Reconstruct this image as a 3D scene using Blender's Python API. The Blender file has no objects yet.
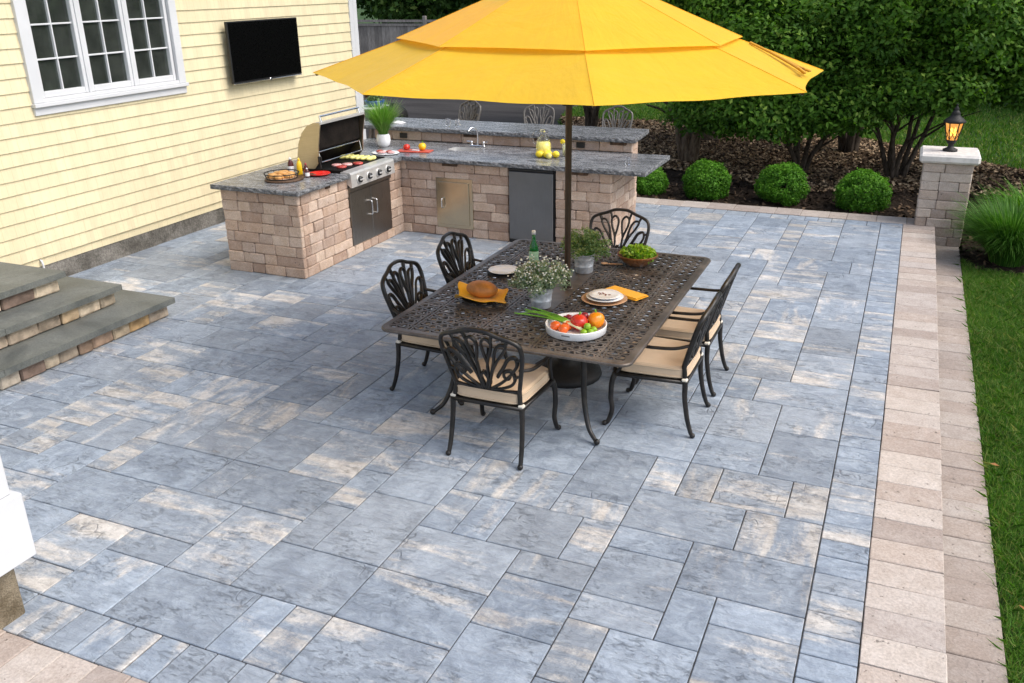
import bpy, bmesh, math, random
import numpy as np
from mathutils import Vector, Matrix
from mathutils.geometry import tessellate_polygon

random.seed(7)
rng = np.random.default_rng(11)
PI = math.pi
R = math.radians
scene = bpy.context.scene
col = scene.collection

# ------------------------------------------------------------------ helpers
def fbm1(x, s=0.0):
    return math.sin(x * 1.7 + s) * .5 + math.sin(x * 3.9 + s * 2.3) * .3 + math.sin(x * 9.1 + s * 1.1) * .2

class MB:
    """collects verts / faces (+ a colour triple and a slot per face) for ONE mesh object"""
    def __init__(self):
        self.v = []; self.f = []; self.c = []; self.m = []; self.sm = []
    def add(self, vs, fs, c=(.5, .5, .5), m=0, smooth=False):
        o = len(self.v); self.v.extend([tuple(p) for p in vs])
        for f in fs:
            self.f.append(tuple(i + o for i in f)); self.c.append(c); self.m.append(m); self.sm.append(smooth)
    def box(self, x0, x1, y0, y1, z0, z1, c=(.5, .5, .5), m=0):
        vs = [(x0, y0, z0), (x1, y0, z0), (x1, y1, z0), (x0, y1, z0), (x0, y0, z1), (x1, y0, z1), (x1, y1, z1), (x0, y1, z1)]
        fs = [(3, 2, 1, 0), (4, 5, 6, 7), (0, 1, 5, 4), (1, 2, 6, 5), (2, 3, 7, 6), (3, 0, 4, 7)]
        self.add(vs, fs, c, m)
    def cbox(self, x0, x1, y0, y1, z0, z1, b=.006, c=(.5, .5, .5), m=0, M=None):
        """box with chamfered edges"""
        if x0 > x1: x0, x1 = x1, x0
        if y0 > y1: y0, y1 = y1, y0
        b = min(b, (x1 - x0) * .45, (y1 - y0) * .45, (z1 - z0) * .45)
        vs = []; idx = {}
        X = (x0, x1); Y = (y0, y1); Z = (z0, z1)
        for i in (0, 1):
            for j in (0, 1):
                for k in (0, 1):
                    sx = b if i == 0 else -b; sy = b if j == 0 else -b; sz = b if k == 0 else -b
                    idx[(i, j, k, 'x')] = len(vs); vs.append((X[i], Y[j] + sy, Z[k] + sz))
                    idx[(i, j, k, 'y')] = len(vs); vs.append((X[i] + sx, Y[j], Z[k] + sz))
                    idx[(i, j, k, 'z')] = len(vs); vs.append((X[i] + sx, Y[j] + sy, Z[k]))
        fs = []
        def q(l): fs.append(tuple(idx[t] for t in l))
        for i in (0, 1):
            l = [(i, 0, 0, 'x'), (i, 1, 0, 'x'), (i, 1, 1, 'x'), (i, 0, 1, 'x')]; q(l if i else l[::-1])
            l = [(0, i, 0, 'y'), (0, i, 1, 'y'), (1, i, 1, 'y'), (1, i, 0, 'y')]; q(l if i else l[::-1])
            l = [(0, 0, i, 'z'), (1, 0, i, 'z'), (1, 1, i, 'z'), (0, 1, i, 'z')]; q(l if i else l[::-1])
        for i in (0, 1):
            for j in (0, 1):
                l = [(i, j, 0, 'x'), (i, j, 0, 'y'), (i, j, 1, 'y'), (i, j, 1, 'x')]; q(l if (i == j) else l[::-1])
                l = [(i, 0, j, 'x'), (i, 0, j, 'z'), (i, 1, j, 'z'), (i, 1, j, 'x')]; q(l[::-1] if (i == j) else l)
                l = [(0, i, j, 'y'), (0, i, j, 'z'), (1, i, j, 'z'), (1, i, j, 'y')]; q(l if (i == j) else l[::-1])
                for k in (0, 1):
                    l = [(i, j, k, 'x'), (i, j, k, 'y'), (i, j, k, 'z')]
                    q(l if (i + j + k) % 2 == 1 else l[::-1])
        if M is not None: vs = [tuple(M @ Vector(p)) for p in vs]
        self.add(vs, fs, c, m)
    def tube(self, pts, r, n=8, closed=False, cap=True, c=(.5, .5, .5), m=0, flat=1.0):
        P = [Vector(p) for p in pts]; L = len(P)
        rr = r if hasattr(r, '__len__') else [r] * L
        ring = []; up = None
        for i in range(L):
            if closed: t = (P[(i + 1) % L] - P[i - 1])
            else: t = P[min(i + 1, L - 1)] - P[max(i - 1, 0)]
            if t.length < 1e-9: t = Vector((0, 0, 1))
            t.normalize()
            if up is None:
                a = Vector((0, 0, 1)) if abs(t.z) < .9 else Vector((1, 0, 0))
                up = (a - t * a.dot(t)).normalized()
            else:
                up = up - t * up.dot(t)
                up = up.normalized() if up.length > 1e-6 else t.orthogonal().normalized()
            s = t.cross(up)
            ring.append([P[i] + (up * math.cos(2 * PI * k / n) + s * math.sin(2 * PI * k / n) * flat) * rr[i] for k in range(n)])
        vs = [p for rg in ring for p in rg]; fs = []
        for i in range(L if closed else L - 1):
            j = (i + 1) % L
            for k in range(n):
                k2 = (k + 1) % n
                fs.append((i * n + k, i * n + k2, j * n + k2, j * n + k))
        self.add(vs, fs, c, m, True)
        if cap and not closed:
            self.add(ring[0], [tuple(range(n))[::-1]], c, m); self.add(ring[-1], [tuple(range(n))], c, m)
    def lathe(self, prof, n=24, at=(0, 0, 0), c=(.5, .5, .5), m=0, M=None, smooth=True, sx=1, sy=1):
        vs = []; fs = []
        for (r, z) in prof:
            for k in range(n):
                a = 2 * PI * k / n
                vs.append(Vector((r * math.cos(a) * sx, r * math.sin(a) * sy, z)))
        for i in range(len(prof) - 1):
            for k in range(n):
                k2 = (k + 1) % n
                fs.append((i * n + k, i * n + k2, (i + 1) * n + k2, (i + 1) * n + k))
        if prof[0][0] > 1e-5: fs.append(tuple(range(n))[::-1])
        if prof[-1][0] > 1e-5: fs.append(tuple((len(prof) - 1) * n + k for k in range(n)))
        if M is not None: vs = [M @ v for v in vs]
        vs = [v + Vector(at) for v in vs]
        self.add(vs, fs, c, m, smooth)
    def ball(self, at, rx, ry=None, rz=None, n=16, k=9, c=(.5, .5, .5), m=0, M=None, jit=0, seed=0):
        ry = ry or rx; rz = rz or rx
        rd = random.Random(seed); ph = [rd.uniform(0, 6) for _ in range(4)]
        vs = [Vector((0, 0, -rz))]; fs = []
        for i in range(1, k):
            t = PI * i / k
            for j in range(n):
                a = 2 * PI * j / n
                w = 1 + jit * (math.sin(2 * a + ph[0] + 2 * t) + math.sin(3 * a + ph[1]) * .6 + math.sin(5 * a + ph[2] + 3 * t) * .4)
                vs.append(Vector((rx * math.sin(t) * math.cos(a) * w, ry * math.sin(t) * math.sin(a) * w, -rz * math.cos(t))))
        vs.append(Vector((0, 0, rz)))
        for j in range(n):
            fs.append((0, 1 + (j + 1) % n, 1 + j))
            fs.append((len(vs) - 1, 1 + (k - 2) * n + j, 1 + (k - 2) * n + (j + 1) % n))
        for i in range(k - 2):
            for j in range(n):
                a = 1 + i * n + j; b = 1 + i * n + (j + 1) % n
                fs.append((a, b, b + n, a + n))
        if M is not None: vs = [M @ v for v in vs]
        self.add([v + Vector(at) for v in vs], fs, c, m, True)
    def prism(self, poly, z0, z1, c=(.5, .5, .5), m=0, holes=(), axis='z'):
        """polygon (ccw) extruded, with optional holes; axis: which axis is extruded"""
        def P(p, w):
            if axis == 'z': return (p[0], p[1], w)
            if axis == 'x': return (w, p[0], p[1])
            return (p[0], w, p[1])
        loops = [list(poly)] + [list(h) for h in holes]
        flat = [p for l in loops for p in l]; n = len(flat)
        tri = tessellate_polygon([[Vector((p[0], p[1], 0)) for p in l] for l in loops])
        vs = [P(p, z0) for p in flat] + [P(p, z1) for p in flat]; fs = []
        for t in tri:
            a, b, d = [Vector(flat[i]) for i in t]
            s = (b.x - a.x) * (d.y - a.y) - (b.y - a.y) * (d.x - a.x)
            t = tuple(t) if s > 0 else tuple(t)[::-1]
            if axis == 'y': t = t[::-1]
            fs.append(tuple(i + n for i in t)); fs.append(t[::-1])
        o = 0
        for l in loops:
            L = len(l)
            for i in range(L):
                j = (i + 1) % L; f = (o + i, o + j, o + j + n, o + i + n)
                fs.append(f if axis != 'y' else f[::-1])
            o += L
        self.add(vs, fs, c, m)
    def build(self, name, mats, parent=None, smooth=None):
        me = bpy.data.meshes.new(name)
        me.from_pydata(self.v, [], self.f); me.update()
        mats = mats if isinstance(mats, (list, tuple)) else [mats]
        for mt in mats: me.materials.append(mt)
        at = me.attributes.new('fc', 'FLOAT_VECTOR', 'FACE')
        at.data.foreach_set('vector', np.array(self.c, dtype=np.float32).ravel())
        me.polygons.foreach_set('material_index', np.array(self.m, dtype=np.int32))
        sm = self.sm if smooth is None else [smooth] * len(self.f)
        me.polygons.foreach_set('use_smooth', np.array(sm, dtype=bool))
        o = bpy.data.objects.new(name, me); col.objects.link(o)
        if parent is not None: o.parent = parent
        return o

def npmesh(name, verts, faces_n, loops, colr, mat, parent=None):
    """fast mesh: verts (N,3), all faces of faces_n corners, loops flat index array"""
    me = bpy.data.meshes.new(name)
    nf = len(loops) // faces_n
    me.vertices.add(len(verts)); me.vertices.foreach_set('co', np.asarray(verts, np.float32).ravel())
    me.loops.add(len(loops)); me.loops.foreach_set('vertex_index', np.asarray(loops, np.int32))
    me.polygons.add(nf); me.polygons.foreach_set('loop_start', np.arange(0, nf * faces_n, faces_n, dtype=np.int32))
    me.update(calc_edges=True); me.validate()
    at = me.attributes.new('fc', 'FLOAT_VECTOR', 'FACE')
    at.data.foreach_set('vector', np.asarray(colr, np.float32).ravel())
    me.materials.append(mat)
    o = bpy.data.objects.new(name, me); col.objects.link(o)
    if parent is not None: o.parent = parent
    return o

def tag(o, label, cat, group=None):
    o['label'] = label; o['category'] = cat
    if group: o['group'] = group
    return o
def thing(name, label, cat, loc=(0, 0, 0), rz=0, group=None):
    o = bpy.data.objects.new(name, None); o.empty_display_size = .1; col.objects.link(o)
    o.location = loc; o.rotation_euler = (0, 0, rz)
    return tag(o, label, cat, group)
def struct(o): o['kind'] = 'structure'; return o
def stuff(o): o['kind'] = 'stuff'; return o
def dup(root, loc, rz=None, label=None, group=None):
    r = root.copy(); col.objects.link(r); r.location = loc
    if rz is not None: r.rotation_euler = (0, 0, rz)
    if label: r['label'] = label
    if group: r['group'] = group
    for ch in list(root.children):
        c = ch.copy(); col.objects.link(c); c.parent = r
        for g in list(ch.children):
            d = g.copy(); col.objects.link(d); d.parent = c
    return r
def spline(ctrl, n=6, closed=False):
    """catmull-rom through control points"""
    P = [Vector(p) for p in ctrl]; L = len(P); out = []
    for i in range(L if closed else L - 1):
        p1 = P[i]; p2 = P[(i + 1) % L]
        p0 = P[i - 1] if (closed or i > 0) else p1 * 2 - p2
        p3 = P[(i + 2) % L] if (closed or i + 2 < L) else p2 * 2 - p1
        for k in range(n):
            t = k / n
            out.append(.5 * ((2 * p1) + (p2 - p0) * t + (2 * p0 - 5 * p1 + 4 * p2 - p3) * t * t + (3 * p1 - p0 - 3 * p2 + p3) * t ** 3))
    if not closed: out.append(P[-1])
    return out

# ------------------------------------------------------------------ materials
class NT:
    def __init__(self, name):
        self.mat = bpy.data.materials.new(name); self.mat.use_nodes = True
        self.t = self.mat.node_tree; self.t.nodes.clear()
        self.out = self.t.nodes.new('ShaderNodeOutputMaterial')
    def n(self, typ, ins=None, **kw):
        nd = self.t.nodes.new('ShaderNode' + typ)
        for k, v in kw.items(): setattr(nd, k, v)
        for k, v in (ins or {}).items(): self.set(nd, k, v)
        return nd
    def set(self, nd, k, v):
        s = nd.inputs[k]
        if isinstance(v, tuple) and len(v) == 2 and hasattr(v[0], 'outputs'): self.t.links.new(v[0].outputs[v[1]], s)
        elif hasattr(v, 'outputs'): self.t.links.new(v.outputs[0], s)
        elif hasattr(v, 'is_linked'): self.t.links.new(v, s)
        else:
            if s.type == 'RGBA' and len(v) == 3: v = (*v, 1)
            s.default_value = v
    def math(self, op, a, b=0.0, c=0.0, clamp=False):
        nd = self.n('Math', {0: a, 1: b, 2: c}, operation=op); nd.use_clamp = clamp; return nd.outputs[0]
    def vmath(self, op, a, b=(0, 0, 0)):
        return self.n('VectorMath', {0: a, 1: b}, operation=op).outputs[0]
    def scale(self, v, s):
        return self.vmath('MULTIPLY', v, s if isinstance(s, tuple) else (s, s, s))
    def coord(self, kind='Object'): return self.n('TexCoord').outputs[kind]
    def attr(self): return self.n('Attribute', attribute_name='fc').outputs['Vector']
    def sep(self, v): s = self.n('SeparateXYZ', {0: v}); return s.outputs[0], s.outputs[1], s.outputs[2]
    def noise(self, v, scale, detail=3, rough=.55, dist=0.0):
        return self.n('TexNoise', {'Vector': v, 'Scale': scale, 'Detail': detail, 'Roughness': rough, 'Distortion': dist}).outputs['Fac']
    def rng(self, x, a, b, c=0.0, d=1.0, smooth=True):
        return self.n('MapRange', {'Value': x, 'From Min': a, 'From Max': b, 'To Min': c, 'To Max': d}, interpolation_type='SMOOTHSTEP' if smooth else 'LINEAR').outputs['Result']
    def mix(self, f, a, b, blend='MIX'):
        nd = self.n('Mix', data_type='RGBA', blend_type=blend)
        self.set(nd, 0, f); self.set(nd, 6, a); self.set(nd, 7, b); return nd.outputs[2]
    def ramp(self, x, stops):
        nd = self.n('ValToRGB', {0: x}); e = nd.color_ramp.elements
        while len(e) > 1: e.remove(e[-1])
        e[0].position = stops[0][0]; e[0].color = (*stops[0][1], 1)
        for p, c in stops[1:]: q = e.new(p); q.color = (*c, 1)
        return nd.outputs[0]
    def bump(self, h, strength=.3, dist=.01, normal=None):
        i = {'Height': h, 'Strength': strength, 'Distance': dist}
        if normal is not None: i['Normal'] = normal
        return self.n('Bump', i).outputs[0]
    def hsv(self, c, h=.5, s=1.0, v=1.0): return self.n('HueSaturation', {'Hue': h, 'Saturation': s, 'Value': v, 'Color': c}).outputs[0]
    def pbsdf(self, color, rough=.6, normal=None, metal=0.0, spec=.5, **kw):
        b = self.n('BsdfPrincipled', {'Base Color': color, 'Roughness': rough, 'Metallic': metal, 'Specular IOR Level': spec})
        if normal is not None: self.set(b, 'Normal', normal)
        for k, v in kw.items(): self.set(b, k.replace('_', ' '), v)
        self.t.links.new(b.outputs[0], self.out.inputs[0]); return b

def simple(name, c, rough=.5, metal=0.0, spec=.5, var=.12, scale=8, bump=0.0, bscale=60, **kw):
    """colour with slight mottling so that nothing is perfectly flat"""
    t = NT(name); v = t.coord()
    n = t.noise(v, scale, 4); n2 = t.noise(v, bscale, 3)
    cc = t.mix(t.rng(n, .3, .7), tuple(x * (1 - var) for x in c), tuple(min(1, x * (1 + var)) for x in c))
    nm = t.bump(n2, bump, .004) if bump else None
    rr = t.rng(n2, .3, .7, max(0, rough - .06), min(1, rough + .06))
    t.pbsdf(cc, rr, nm, metal, spec, **kw); return t.mat

def facecol(name, rough=.6, bump=.3, bscale=40, spec=.3, mott=.15, **kw):
    """the face attribute IS the colour"""
    t = NT(name); v = t.coord(); n = t.noise(v, bscale * .4, 4); n2 = t.noise(v, bscale, 5)
    cc = t.hsv(t.attr(), v=t.rng(n, .3, .7, 1 - mott, 1 + mott))
    t.pbsdf(cc, rough, t.bump(n2, bump, .006) if bump else None, 0, spec, **kw); return t.mat

def m_paver():
    t = NT('blue_slate_paver'); a = t.attr(); ax, ay, az = t.sep(a)
    P = t.coord(); off = t.scale(a, (37., 53., 71.)); pv = t.vmath('ADD', P, off)
    s1 = t.noise(t.scale(pv, (1.0, 4.6, 1.)), 1.25, 6, .6, .35)     # long streaks along X
    s2 = t.noise(t.scale(pv, (4.4, 1.0, 1.)), 1.25, 6, .6, .35)     # streaks along Y
    s = t.n('Mix', {0: t.math('GREATER_THAN', az, .74), 2: s1, 3: s2}).outputs[0]
    fine = t.noise(pv, 42, 6, .75, .2); mid = t.noise(pv, 7, 7, .72, .7); grit = t.noise(P, 210, 3, .8)
    cleft = t.noise(t.scale(pv, (2.2, 7.5, 1.)), 3.2, 6, .7, .9)
    blue = t.mix(t.rng(mid, .27, .73), (.188, .229, .29), (.365, .424, .497))
    blue = t.mix(t.rng(ay, 0, 1, 0, .45), blue, (.31, .335, .365))
    cream = t.mix(t.rng(mid, .33, .67), (.50, .45, .395), (.69, .645, .585))
    th = t.rng(ax, 0, 1, .645, .475)
    k = t.math('ADD', s, t.math('MULTIPLY', t.math('SUBTRACT', mid, .5), .20))
    k = t.math('ADD', k, t.math('MULTIPLY', t.math('SUBTRACT', fine, .5), .22))
    mask = t.math('MULTIPLY', t.rng(t.math('SUBTRACT', k, th), -.05, .14), .78)
    c = t.mix(mask, blue, cream)
    c = t.hsv(c, v=t.math('ADD', t.rng(fine, .25, .75, .91, 1.08), t.rng(grit, .3, .7, -.05, .05)))
    c = t.hsv(c, v=t.rng(cleft, .3, .62, .88, 1.04)); c = t.hsv(c, v=t.rng(t.math('FRACT', t.math('MULTIPLY', az, 7.3)), 0, 1, .86, 1.12, smooth=False))  # cleft darkening paints relief shade into the colour; then random tone per slab
    fl = t.math('MULTIPLY', t.rng(t.noise(t.scale(pv, (1., 2.2, 1.)), 15, 8, .78, .6), .52, .64), t.rng(t.noise(pv, 3.4, 3), .42, .62))
    c = t.mix(t.math('MULTIPLY', fl, .17), c, (.115, .135, .17))
    w = t.noise(t.scale(t.vmath('ADD', pv, (4, 9, 0)), (1., .5, 1.)), 1.7, 4, .55, .35)
    line = t.math('SUBTRACT', 1.0, t.rng(t.math('ABSOLUTE', t.math('SUBTRACT', w, .5)), .0, .0085))
    where = t.rng(t.noise(pv, 3.4, 2), .57, .65)
    cr = t.math('MULTIPLY', line, where)
    c = t.mix(t.math('MULTIPLY', cr, .42), c, (.10, .11, .13))
    big = t.noise(P, .55, 3, .6); c = t.hsv(c, v=t.rng(big, .3, .7, .93, 1.06))
    # faint dust and stains that run over several slabs
    st = t.rng(t.noise(P, 2.1, 6, .7, .5), .58, .72, 0, .22); c = t.mix(st, c, (.42, .40, .375))
    h = t.math('ADD', t.math('MULTIPLY', cleft, 1.0), t.math('MULTIPLY', mid, .5)); h = t.math('ADD', h, t.math('MULTIPLY', fine, .22))
    h = t.math('SUBTRACT', h, t.math('MULTIPLY', cr, .35)); h = t.math('SUBTRACT', h, t.math('MULTIPLY', fl, .4))
    t.pbsdf(c, t.rng(mid, .3, .7, .5, .7), t.bump(h, .8, .02), 0, .42)
    return t.mat
def m_block(name='tumbled_block', tint=(1, 1, 1), dark=.9):
    t = NT(name); a = t.attr(); pv = t.vmath('ADD', t.coord(), t.scale(a, (31., 17., 43.)))
    ax, ay, az = t.sep(a)
    n = t.noise(pv, 9, 6, .65, .4); f = t.noise(pv, 70, 4, .7)
    A = t.ramp(ax, [(0, (.47, .36, .285)), (.3, (.335, .245, .195)), (.55, (.52, .425, .35)), (.8, (.39, .315, .27)), (1, (.285, .21, .17))])
    A = t.mix(dark, (.40, .315, .255), A)
    A = t.mix(1.0, A, tint, 'MULTIPLY')
    c = t.mix(t.rng(n, .35, .7, 0, .55), A, t.hsv(A, s=.75, v=1.3))
    c = t.hsv(c, v=t.rng(f, .3, .7, .82, 1.12))
    pit = t.rng(t.noise(pv, 28, 3, .5), .26, .33)
    c = t.mix(pit, t.hsv(c, v=.45), c)
    h = t.math('ADD', t.math('MULTIPLY', n, 1.0), t.math('MULTIPLY', f, .35)); h = t.math('ADD', h, t.math('MULTIPLY', pit, .4))
    t.pbsdf(c, .85, t.bump(h, .55, .014), 0, .2); return t.mat
def m_granite():
    t = NT('grey_granite'); v = t.coord()
    vein = t.noise(t.scale(v, (.9, 3.8, 2.)), 2.0, 6, .62, 1.5); sp = t.noise(v, 55, 4, .75); mid = t.noise(v, 9, 6, .7, .8)
    c = t.ramp(vein, [(.26, (.06, .062, .068)), (.45, (.115, .118, .126)), (.515, (.27, .275, .285)), (.565, (.125, .128, .136)), (.74, (.07, .072, .078))])
    c = t.mix(t.rng(mid, .52, .75, 0, .35), c, (.28, .285, .295))
    c = t.hsv(c, v=t.rng(sp, .3, .7, .84, 1.18))
    t.pbsdf(c, t.rng(sp, .3, .7, .2, .34), t.bump(sp, .08, .003), 0, .5); return t.mat
def m_granite_edge():
    t = NT('chiselled_granite_edge'); v = t.coord(); sp = t.noise(v, 60, 4, .75); mid = t.noise(v, 22, 6, .75, .6)
    c = t.mix(t.rng(mid, .34, .72), (.075, .078, .084), (.30, .305, .315)); c = t.hsv(c, v=t.rng(sp, .3, .7, .6, 1.4))
    t.pbsdf(c, .55, t.bump(t.math('ADD', mid, t.math('MULTIPLY', sp, .4)), .9, .02), 0, .4); return t.mat
def m_siding():
    t = NT('yellow_shingle_siding'); v = t.coord(); x, y, z = t.sep(v)
    row = t.math('FLOOR', t.math('DIVIDE', t.math('SUBTRACT', z, .292), .139))
    ry = t.math('ADD', y, t.math('MULTIPLY', t.math('FRACT', t.math('MULTIPLY', t.math('SINE', t.math('MULTIPLY', row, 12.98)), 437.5)), 3.0))
    warp = t.math('ADD', ry, t.math('MULTIPLY', t.noise(t.n('CombineXYZ', {0: ry, 1: row}).outputs[0], 2.4, 1), .22))
    fr = t.math('FRACT', t.math('DIVIDE', warp, .125))
    seam = t.math('SUBTRACT', 1.0, t.rng(t.math('ABSOLUTE', t.math('SUBTRACT', fr, .5)), .0, .035))
    cell = t.n('TexWhiteNoise', {'Vector': t.n('CombineXYZ', {0: t.math('FLOOR', t.math('DIVIDE', warp, .125)), 1: row}).outputs[0]}, noise_dimensions='3D').outputs['Value']
    n = t.noise(t.scale(v, (1, 14, 2)), 5, 4, .6)
    c = t.hsv((.735, .645, .425), v=t.math('ADD', t.rng(cell, 0, 1, .93, 1.03), t.rng(n, .3, .7, -.035, .035)))
    c = t.mix(t.math('MULTIPLY', seam, .40), c, (.48, .37, .18))
    c = t.mix(t.rng(t.noise(v, .8, 4), .45, .75, 0, .1), c, (.60, .50, .28))
    h = t.math('SUBTRACT', t.math('MULTIPLY', n, .25), seam)
    t.pbsdf(c, .62, t.bump(h, .3, .004), 0, .3); return t.mat
def m_leaf(name, c1, c2, c3, rough=.45, trans=.25, spec=.4):
    """leaf colour driven by the face attribute: x shade, y hue"""
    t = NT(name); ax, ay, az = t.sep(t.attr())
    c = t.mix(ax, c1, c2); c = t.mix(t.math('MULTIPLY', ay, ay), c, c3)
    b = t.n('BsdfPrincipled', {'Base Color': c, 'Roughness': rough, 'Specular IOR Level': spec})
    tr = t.n('BsdfTranslucent', {'Color': t.hsv(c, s=1.1, v=1.3)})
    m = t.n('MixShader', {0: trans, 1: b.outputs[0], 2: tr.outputs[0]})
    t.t.links.new(m.outputs[0], t.out.inputs[0]); return t.mat
def m_bark(name='tree_bark', c1=(.035, .026, .02), c2=(.12, .095, .075)):
    t = NT(name); v = t.coord(); n = t.noise(t.scale(v, (6, 6, 1.2)), 4, 6, .7, .5)
    t.pbsdf(t.mix(t.rng(n, .35, .65), c1, c2), .9, t.bump(n, .8, .03), 0, .15); return t.mat
def m_mulch():
    t = NT('bark_mulch'); v = t.coord(); n = t.noise(v, 30, 5, .7, .6); w = t.n('TexVoronoi', {'Vector': t.scale(v, (1, 1.6, 1)), 'Scale': 26.}).outputs['Distance']
    c = t.mix(t.rng(n, .3, .7), (.012, .009, .007), (.05, .034, .024))
    t.pbsdf(c, .95, t.bump(t.math('ADD', n, w), 1., .04), 0, .1); return t.mat
def m_soil(name, a, b, sc=6, bump=.5, rough=.95):
    t = NT(name); v = t.coord(); n = t.noise(v, sc, 6, .65); f = t.noise(v, sc * 14, 4, .7)
    c = t.hsv(t.mix(t.rng(n, .3, .7), a, b), v=t.rng(f, .3, .7, .7, 1.25))
    t.pbsdf(c, rough, t.bump(t.math('ADD', f, n), bump, .02), 0, .2); return t.mat
def m_asphalt():
    t = NT('driveway_asphalt'); v = t.coord(); n = t.noise(t.scale(v, (.5, 2.2, 1)), .9, 5, .6); f = t.noise(v, 160, 3, .8)
    c = t.hsv(t.mix(t.rng(n, .3, .7), (.032, .030, .030), (.055, .052, .051)), v=t.rng(f, .3, .7, .6, 1.5))
    t.pbsdf(c, .95, t.bump(f, .4, .006), 0, .12); return t.mat
def m_bluestone():
    t = NT('bluestone_tread'); v = t.coord(); n = t.noise(v, 2.2, 6, .62, .5); f = t.noise(v, 60, 4, .7)
    c = t.mix(t.rng(n, .3, .7), (.082, .090, .085), (.165, .172, .156)); c = t.hsv(c, v=t.rng(f, .3, .7, .82, 1.15))
    t.pbsdf(c, t.rng(n, .3, .7, .45, .65), t.bump(t.math('ADD', f, n), .3, .008), 0, .4); return t.mat
def m_metal_cast():
    t = NT('cast_aluminium_bronze'); v = t.coord(); n = t.noise(v, 14, 5, .65); f = t.noise(v, 120, 3, .7)
    c = t.mix(t.rng(n, .35, .7), (.008, .007, .0065), (.027, .022, .019))
    t.pbsdf(c, t.rng(f, .3, .7, .28, .44), t.bump(f, .2, .002), .25, .55); return t.mat
def m_table_metal():
    t = NT('weathered_bronze_tabletop'); v = t.coord(); n = t.noise(v, 5, 5, .65); f = t.noise(v, 90, 3, .7)
    c = t.mix(t.rng(n, .35, .7), (.075, .060, .050), (.165, .138, .118)); c = t.hsv(c, v=t.rng(f, .3, .7, .75, 1.2))
    t.pbsdf(c, t.rng(f, .3, .7, .28, .44), t.bump(f, .2, .002), .3, .5); return t.mat
def m_fabric(name, c, trans=0.0, scale=420, rough=.9, wr=.25):
    t = NT(name); v = t.coord(); n = t.noise(v, 3, 4, .6, .4); w = t.noise(v, scale, 2, .6)
    cc = t.hsv(c, v=t.math('ADD', t.rng(n, .3, .7, .94, 1.05), t.rng(w, .3, .7, -.06, .06)))
    nm = t.bump(t.math('ADD', t.math('MULTIPLY', n, 6.), t.math('MULTIPLY', w, .25)), wr, .012)
    b = t.n('BsdfPrincipled', {'Base Color': cc, 'Roughness': rough, 'Specular IOR Level': .2, 'Normal': nm, 'Sheen Weight': .15})
    if trans:
        tr = t.n('BsdfTranslucent', {'Color': cc}); m = t.n('MixShader', {0: trans, 1: b.outputs[0], 2: tr.outputs[0]})
        t.t.links.new(m.outputs[0], t.out.inputs[0])
    else: t.t.links.new(b.outputs[0], t.out.inputs[0])
    return t.mat
def m_canopy():
    t = NT('yellow_umbrella_canvas'); v = t.coord(); x, y, z = t.sep(v)
    ang = t.math('ARCTAN2', y, x); rad = t.math('SQRT', t.math('ADD', t.math('MULTIPLY', x, x), t.math('MULTIPLY', y, y)))
    pol = t.n('CombineXYZ', {0: t.math('MULTIPLY', ang, 9.), 1: t.math('MULTIPLY', rad, 1.6), 2: z}).outputs[0]
    cre = t.noise(pol, 1.6, 5, .6, .5); n = t.noise(v, 2.2, 4, .6, .6); w = t.noise(v, 500, 2, .6); st = t.noise(v, 6, 6, .7)
    cc = t.hsv((1.0, .605, .026), v=t.math('ADD', t.rng(cre, .3, .7, .985, 1.015), t.math('ADD', t.rng(w, .3, .7, -.05, .05), t.rng(st, .3, .7, -.03, .02))))
    h = t.math('ADD', t.math('ADD', t.math('MULTIPLY', cre, .9), t.math('MULTIPLY', n, 3.)), t.math('MULTIPLY', w, .12))
    nm = t.bump(h, .32, .02)
    b = t.n('BsdfPrincipled', {'Base Color': cc, 'Roughness': .85, 'Specular IOR Level': .2, 'Normal': nm, 'Sheen Weight': .2})
    tr = t.n('BsdfTranslucent', {'Color': cc, 'Normal': nm}); m = t.n('MixShader', {0: .45, 1: b.outputs[0], 2: tr.outputs[0]})
    t.t.links.new(m.outputs[0], t.out.inputs[0]); return t.mat
def m_steel(name, c=(.55, .54, .52), rough=.28, axis=(2, 2, 90), aniso=.05):
    t = NT(name); v = t.coord(); n = t.noise(t.scale(v, axis), 3, 3, .6); d = t.noise(v, 3, 4, .6)
    cc = t.hsv(c, v=t.math('ADD', t.rng(n, .3, .7, .93, 1.05), t.rng(d, .3, .7, -.06, .05)))
    t.pbsdf(cc, t.rng(n, .3, .7, rough - aniso, rough + aniso), t.bump(n, .05, .002), 1.0, .5); return t.mat
def m_glass(name, c=(1, 1, 1), rough=.0, ior=1.45):
    t = NT(name)
    g = t.n('BsdfGlass', {'Color': c, 'Roughness': rough, 'IOR': ior}); tr = t.n('BsdfTransparent', {'Color': c})
    m = t.n('MixShader', {0: .68, 1: g.outputs[0], 2: tr.outputs[0]})
    t.t.links.new(m.outputs[0], t.out.inputs[0]); return t.mat
def m_pane():
    t = NT('window_pane_glass'); lw = t.n('Fresnel', {'IOR': 1.52})
    tr = t.n('BsdfTransparent', {'Color': (.5, .56, .53)}); g = t.n('BsdfGlossy', {'Color': (.9, .95, .92), 'Roughness': .02})
    v = t.coord(); df = t.n('BsdfDiffuse', {'Color': t.mix(t.rng(t.noise(v, 4, 4, .6), .3, .7), (.05, .058, .052), (.10, .112, .10))})
    a = t.n('MixShader', {0: .42, 1: tr.outputs[0], 2: df.outputs[0]})      # mottled grey as insect screen, also standing in for pale reflections on the glass
    m = t.n('MixShader', {0: lw.outputs[0], 1: a.outputs[0], 2: g.outputs[0]})
    t.t.links.new(m.outputs[0], t.out.inputs[0]); return t.mat
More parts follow.
